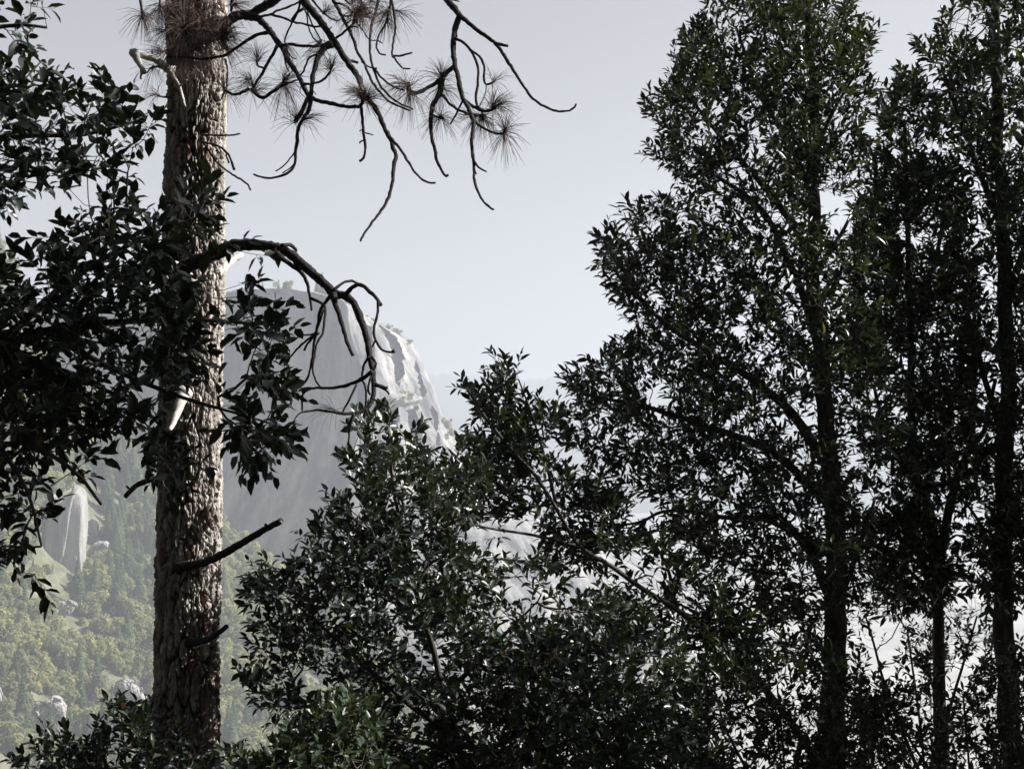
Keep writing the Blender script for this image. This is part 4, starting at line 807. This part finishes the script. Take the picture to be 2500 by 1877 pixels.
# ------------------------------------------------------------------ far trees, rocks, haze
def far_tree_mesh(kind, seed):
    rng = np.random.default_rng(seed); m = MB()
    if kind == 'broad':
        h = 9.0; m.tube([(0, 0, -1.5), (.1, 0, 2), (.2, .1, 5)], [.35, .28, .15], 5, 1)
        n = 1100; lobes = rng.normal(size=(9, 3)) * np.array([2.3, 2.3, 1.7]) + np.array([0, 0, 5.6]); rr = rng.uniform(1.3, 2.5, 9)
        k = rng.integers(0, 9, n); d = unit(rng.normal(size=(n, 3))); c = lobes[k] + d * rr[k][:, None] * rng.uniform(.55, 1.05, (n, 1)); c[:, 2] = np.maximum(c[:, 2], .8); s = rng.uniform(.28, .7, n); nr = unit(d + rng.normal(size=(n, 3)) * .5 + np.array([0, 0, .4]))
    elif kind == 'conifer':
        h = 20.0; m.tube([(0, 0, -2), (0, 0, 9), (0, 0, 19)], [.4, .25, .06], 5, 1)
        n = 1500; z = 19.6 * (1 - rng.random(n) ** .7 * .92); whorl = np.round(z / 1.1) * 1.1; z = whorl + rng.normal(size=n) * .22
        R_ = (20 - z) * .235 * (.75 + .5 * _hash(np.round(whorl * 7).astype(int), rng.integers(0, 6, n), np.zeros(n, int), seed)); a = rng.random(n) * 2 * pi; q = rng.random(n) ** .6
        c = np.stack([np.cos(a) * R_ * q, np.sin(a) * R_ * q, z - R_ * q * .35], -1); s = rng.uniform(.3, .7, n); nr = unit(np.stack([np.cos(a) * .5, np.sin(a) * .5, np.ones(n)], -1) + rng.normal(size=(n, 3)) * .5)
    else:
        h = 15.0; m.tube([(0, 0, -2), (.1, .1, 8), (0, 0, 15)], [.35, .2, .06], 5, 1)
        n = 420; z = 15 * (1 - rng.random(n) ** .8 * .8); R_ = (15.5 - z) * .17; a = rng.random(n) * 2 * pi; q = rng.random(n)
        c = np.stack([np.cos(a) * R_ * q, np.sin(a) * R_ * q, z - R_ * q * .3], -1); s = rng.uniform(.2, .42, n); nr = unit(rng.normal(size=(n, 3)) + np.array([0, 0, 1.]))
    u = unit(np.cross(nr, rng.normal(size=(n, 3)))); v = np.cross(nr, u)
    ang = np.array([0, 1, 2, 3, 4]) / 5 * 2 * pi
    rad = rng.uniform(.6, 1.2, (n, 5)) * s[:, None]
    V = c[:, None] + (np.cos(ang) * rad)[..., None] * u[:, None] + (np.sin(ang) * rad)[..., None] * v[:, None] - (nr * s[:, None] * .25)[:, None] * (np.arange(5) % 2)[None, :, None]
    o = np.arange(n)[:, None] * 5
    tri = np.concatenate([o + np.array([0, 1, 2]), o + np.array([0, 2, 3]), o + np.array([0, 3, 4])])
    m.add(V.reshape(-1, 3), tri, None, 0, np.repeat(np.clip(rng.random() * .5 + rng.random(n) * .5, 0, 1), 5))
    return m
FMAT = {'broad': FAR_OAK, 'conifer': FAR_PINE, 'dead': FAR_DEAD}
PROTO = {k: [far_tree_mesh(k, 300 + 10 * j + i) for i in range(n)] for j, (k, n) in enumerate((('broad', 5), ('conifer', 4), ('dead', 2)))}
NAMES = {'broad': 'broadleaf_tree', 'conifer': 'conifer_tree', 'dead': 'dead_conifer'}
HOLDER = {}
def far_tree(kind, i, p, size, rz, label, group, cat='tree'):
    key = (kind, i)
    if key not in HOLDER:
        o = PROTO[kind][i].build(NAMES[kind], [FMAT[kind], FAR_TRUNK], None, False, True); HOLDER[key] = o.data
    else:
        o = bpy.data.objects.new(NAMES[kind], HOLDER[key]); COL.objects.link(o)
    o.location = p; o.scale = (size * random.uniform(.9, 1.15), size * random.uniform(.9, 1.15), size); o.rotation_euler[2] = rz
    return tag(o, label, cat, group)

ROCKS = [  # outline (overview px), depth shift, thickness m, label
    ([(92, 1092), (112, 1070), (150, 1066), (160, 1050), (184, 1062), (190, 1110), (186, 1180), (182, 1240), (160, 1300), (125, 1325), (100, 1310), (95, 1250), (70, 1240), (88, 1160)], 9, 'tall pale granite slab standing out of the forested slope'),
    ([(60, 1545), (80, 1515), (120, 1505), (146, 1530), (146, 1580), (135, 1620), (95, 1640), (66, 1610)], 7, 'square topped granite outcrop above the small shrub'),
    ([(222, 1540), (235, 1490), (265, 1465), (300, 1478), (322, 1520), (318, 1560), (260, 1570)], 7, 'rounded granite outcrop just left of the pine foot'),
    ([(-30, 1560), (-30, 1490), (-4, 1480), (8, 1520), (0, 1575)], 6, 'granite outcrop cut by the left edge'),
    ([(180, 1225), (192, 1190), (214, 1172), (236, 1176), (226, 1205), (212, 1240), (190, 1250)], 4, 'broken granite ledge right of the tall slab'),
    ([(98, 1330), (112, 1296), (150, 1296), (166, 1310), (146, 1336), (118, 1346)], 4, 'jumble of granite blocks under the tall slab'),
    ([(186, 1150), (196, 1120), (214, 1130), (210, 1160)], 3, 'small granite knob beside the top of the tall slab')]
def hill_at(px, py):
    """point of the hillside under an overview pixel"""
    e = hill_edge(px); t = (py - e) / (2300.0 - e)
    return hill_point(px, max(t, 0)), t
def build_rocks():
    for k, (poly, th, label) in enumerate(ROCKS):
        th = th * 1.55; poly = np.array(poly, float); c = poly.mean(0); Y0 = hill_at(c[0], c[1])[0][1] - th * .35
        outl = smooth_path(np.c_[np.concatenate([poly, poly[:1]]), np.zeros(len(poly) + 1)], 3.0)[:-1, :2]
        ns = len(outl); nr = 46
        rr = np.concatenate([np.linspace(0, 1, nr), np.linspace(1, .2, 12)[1:]]); P = []
        for i, r in enumerate(rr):
            q = c + (outl - c) * r
            front = i < nr
            dep = -th * (1 - r ** 9) + (q[:, 0] - c[0]) * .02 if front else th * (1 - r) * 1.2
            P.append(atP(q[:, 0], q[:, 1], Y0 + dep))
        P = np.array(P); P = np.concatenate([P, P[:, :1]], 1); W_ = P; P = P / 1.55
        big = k in (0, 4)
        f1, f2, cid = worley(P * (np.array([1 / 7., 1 / 7., 1 / 60.]) if k == 0 else np.array([1 / 4.2, 1 / 4.2, 1 / 6.])) + k * 7, 3)
        rid = np.abs(fbm(P * np.array([.12, .12, .012] if k == 0 else [.3, .3, .2]), 3, k) - .5)
        disp = (cid - .5) * (1.6 if k == 0 else 3.0) - sstep(.05, 0, f2 - f1) * (.3 if k == 0 else .5) - sstep(.02, 0, rid) * .8 + (fbm(P * (np.array([.3, .3, .05]) if k == 0 else np.array([.7, .7, .5])), 4, k + 9) - .5) * (1.6 if k == 0 else 1.4)
        P = W_; nrm = unit(P - atP(c[0], c[1], Y0 + th * 1.5)); P = P + nrm * disp[..., None] * 1.55
        m = MB(); m.grid(P)
        o = m.build('rock_outcrop', [SLAB], None, False); tag(o, label, 'rock', 'granite outcrops on the forested slope')
build_rocks()
def on_rock(px, py):
    for poly, th, l in ROCKS:
        if inside(np.array(poly, float), np.array([px]), np.array([py]))[0] : return True
    return False

def hill_label(c, s):
    px, py, kind = c[0], c[1], c[3]
    size = 'small' if s < .72 else ('large' if s > 1.02 else 'middling')
    what = {'broad': 'rounded broadleaf tree', 'conifer': 'pointed conifer', 'dead': 'rust coloured dead conifer'}[kind]
    if px > 465: where = 'on the slope right of the pine trunk, near its crest' if py - hill_edge(px) < 90 else 'on the slope between the pine trunk and the bushy oak'
    elif py < 1060: where = 'high on the slope above the tall granite slab'
    elif px > 225 and py < 1330: where = 'in the dark strip between the slab and the pine trunk'
    elif py < 1330: where = 'beside the tall pale granite slab'
    elif py < 1480: where = 'on the open middle of the slope below the slab'
    else: where = 'low on the slope around the square topped outcrop'
    return f'hazy {size} {what} {where}'
HS = 1.55
def plant_hill():
    rng = np.random.default_rng(77); cand = []
    while len(cand) < 1750:
        px = rng.uniform(-200, 1000); t = rng.random() ** 1.3 * .62; py = hill_edge(px) + (2300 - hill_edge(px)) * t
        if py > 1800 or on_rock(px, py) or on_rock(px, py - 14): continue
        p = hill_point(px, t)
        if any(abs(px - a) < 9 and abs(py - b) < 8 for a, b, *_ in cand[-160:]): continue
        g = fbm(np.array([px / 90, py / 90, 3.]), 3, 5)
        kind = 'conifer' if (rng.random() < (.75 if (230 < px < 345 and 1000 < py < 1320) else .16)) else 'broad'
        if rng.random() < .005: kind = 'dead'
        if g > .60 and rng.random() < .75 and kind == 'broad': continue
        cand.append((px, py, p, kind, rng.random()))
    seen = lambda c: (c[0] < 345 or 465 < c[0] < 660) and c[0] > -8 and c[1] > hill_edge(c[0]) + 6 and c[1] < 1690 and not (c[0] < 230 and c[1] < 900) and not (c[0] > 520 and c[1] > 1290 and c[0] > 560)
    near = [c for c in cand if seen(c)]; near.sort(key=lambda c: c[2][1]); front = near[:300]
    ids = set(id(c) for c in front); rest = [c for c in cand if id(c) not in ids]
    cnt = {'broad': 0}
    def dims(c):
        kind, q = c[3], c[4]
        if kind == 'broad': return int(q * 4.99), .55 + .75 * ((q * 37) % 1)
        if kind == 'conifer': return int(q * 3.99), .50 + .65 * ((q * 37) % 1)
        return int(q * 1.99), .6 + .5 * ((q * 37) % 1)
    for c in front:
        i, s = dims(c); p = c[2]
        far_tree(c[3], i, p, s * HS, c[4] * 6.28, hill_label(c, s), 'trees of the forested slope behind the pine')
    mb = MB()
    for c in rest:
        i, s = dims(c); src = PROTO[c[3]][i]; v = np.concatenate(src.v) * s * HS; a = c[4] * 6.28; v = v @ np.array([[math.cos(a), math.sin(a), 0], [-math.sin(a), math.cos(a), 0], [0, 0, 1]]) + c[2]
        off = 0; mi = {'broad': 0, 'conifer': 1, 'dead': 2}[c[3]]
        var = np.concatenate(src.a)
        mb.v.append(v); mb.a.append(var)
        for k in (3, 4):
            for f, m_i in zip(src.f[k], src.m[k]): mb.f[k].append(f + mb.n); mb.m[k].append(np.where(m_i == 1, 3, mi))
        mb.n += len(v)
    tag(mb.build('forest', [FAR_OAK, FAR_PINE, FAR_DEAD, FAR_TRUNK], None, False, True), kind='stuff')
    print('hill trees', len(front), len(rest))
plant_hill()
# trees on the rim and the ledges of the cliff
for (px, py, kind, h, lab) in [(562, 640, 'conifer', 15, 'leftmost pointed conifer on the cliff rim'), (545, 646, 'conifer', 11, 'short conifer on the cliff rim near the oak leaves'), (598, 634, 'conifer', 14, 'leaning conifer on the cliff rim'), (616, 632, 'broad', 11, 'bushy tree on the rocky rim knob'),
        (678, 642, 'conifer', 21, 'tallest conifer on the cliff rim behind the hanging twig'), (692, 644, 'conifer', 23, 'tall conifer right of the hanging twig on the rim'), (706, 648, 'broad', 9, 'low bushy tree beside the rim conifers')]:
    p = on_cliff(px, py); i = int(px) % (4 if kind == 'conifer' else 5)
    far_tree(kind, i, Vector(p) + Vector((0, 10, 0)), h / (20. if kind == 'conifer' else 9.), px, lab, None)
def far_shrub(px, py, s, lab, cat='shrub'):
    o = far_tree('broad', int(px * 3) % 5, Vector(on_cliff(px, py)) + Vector((0, 2, -3 * s)), s, px, lab, 'shrubs clinging to the cliff', cat); o.name = 'cliff_shrub'; return o
for px, py, s in [(728, 650, .7), (748, 654, .8), (770, 662, .8), (792, 672, .7), (806, 680, .6), (838, 695, .8), (856, 702, .9), (868, 712, .8), (882, 724, .7), (660, 640, .7), (640, 640, .8), (580, 642, .8)]: far_shrub(px, py, s, 'hazy green shrub growing along the rounded cliff rim')
for px, py, s in [(852, 868, .9), (866, 862, 1.1), (880, 858, .8)]: far_shrub(px, py, s, 'hazy green shrub on the ledge over the dark alcove')
for px, py, s in [(958, 915, 1.1), (968, 925, 1.2), (975, 938, 1.0), (962, 945, .8), (945, 960, 1.0), (955, 985, .9), (985, 985, .9), (972, 1005, 1.0), (960, 1020, .8), (940, 930, .7), (1000, 1040, .8)]: far_shrub(px, py, s, 'hazy green shrub on the sunny shoulder of the cliff')

# ------------------------------------------------------------------ haze
def build_haze():
    m = MB(); x0, x1, y0, y1, z0, z1 = -5200, 5200, -500, 9000, -254, 300
    v = [(x, y, z) for z in (z0, z1) for y in (y0, y1) for x in (x0, x1)]
    m.add(v, None, [(0, 2, 3, 1), (4, 5, 7, 6), (0, 1, 5, 4), (2, 6, 7, 3), (0, 4, 6, 2), (1, 3, 7, 5)])
    M = bpy.data.materials.new('haze'); M.use_nodes = True; n = M.node_tree.nodes; n.remove(n['Principled BSDF'])
    pv = n.new('ShaderNodeVolumePrincipled'); pv.inputs['Color'].default_value = (.535, .575, .645, 1); pv.inputs['Density'].default_value = HAZE; pv.inputs['Anisotropy'].default_value = .2
    M.node_tree.links.new(pv.outputs[0], n['Material Output'].inputs['Volume'])
    tag(m.build('haze', [M], None, False), kind='stuff')
HAZE = .00033
build_haze()
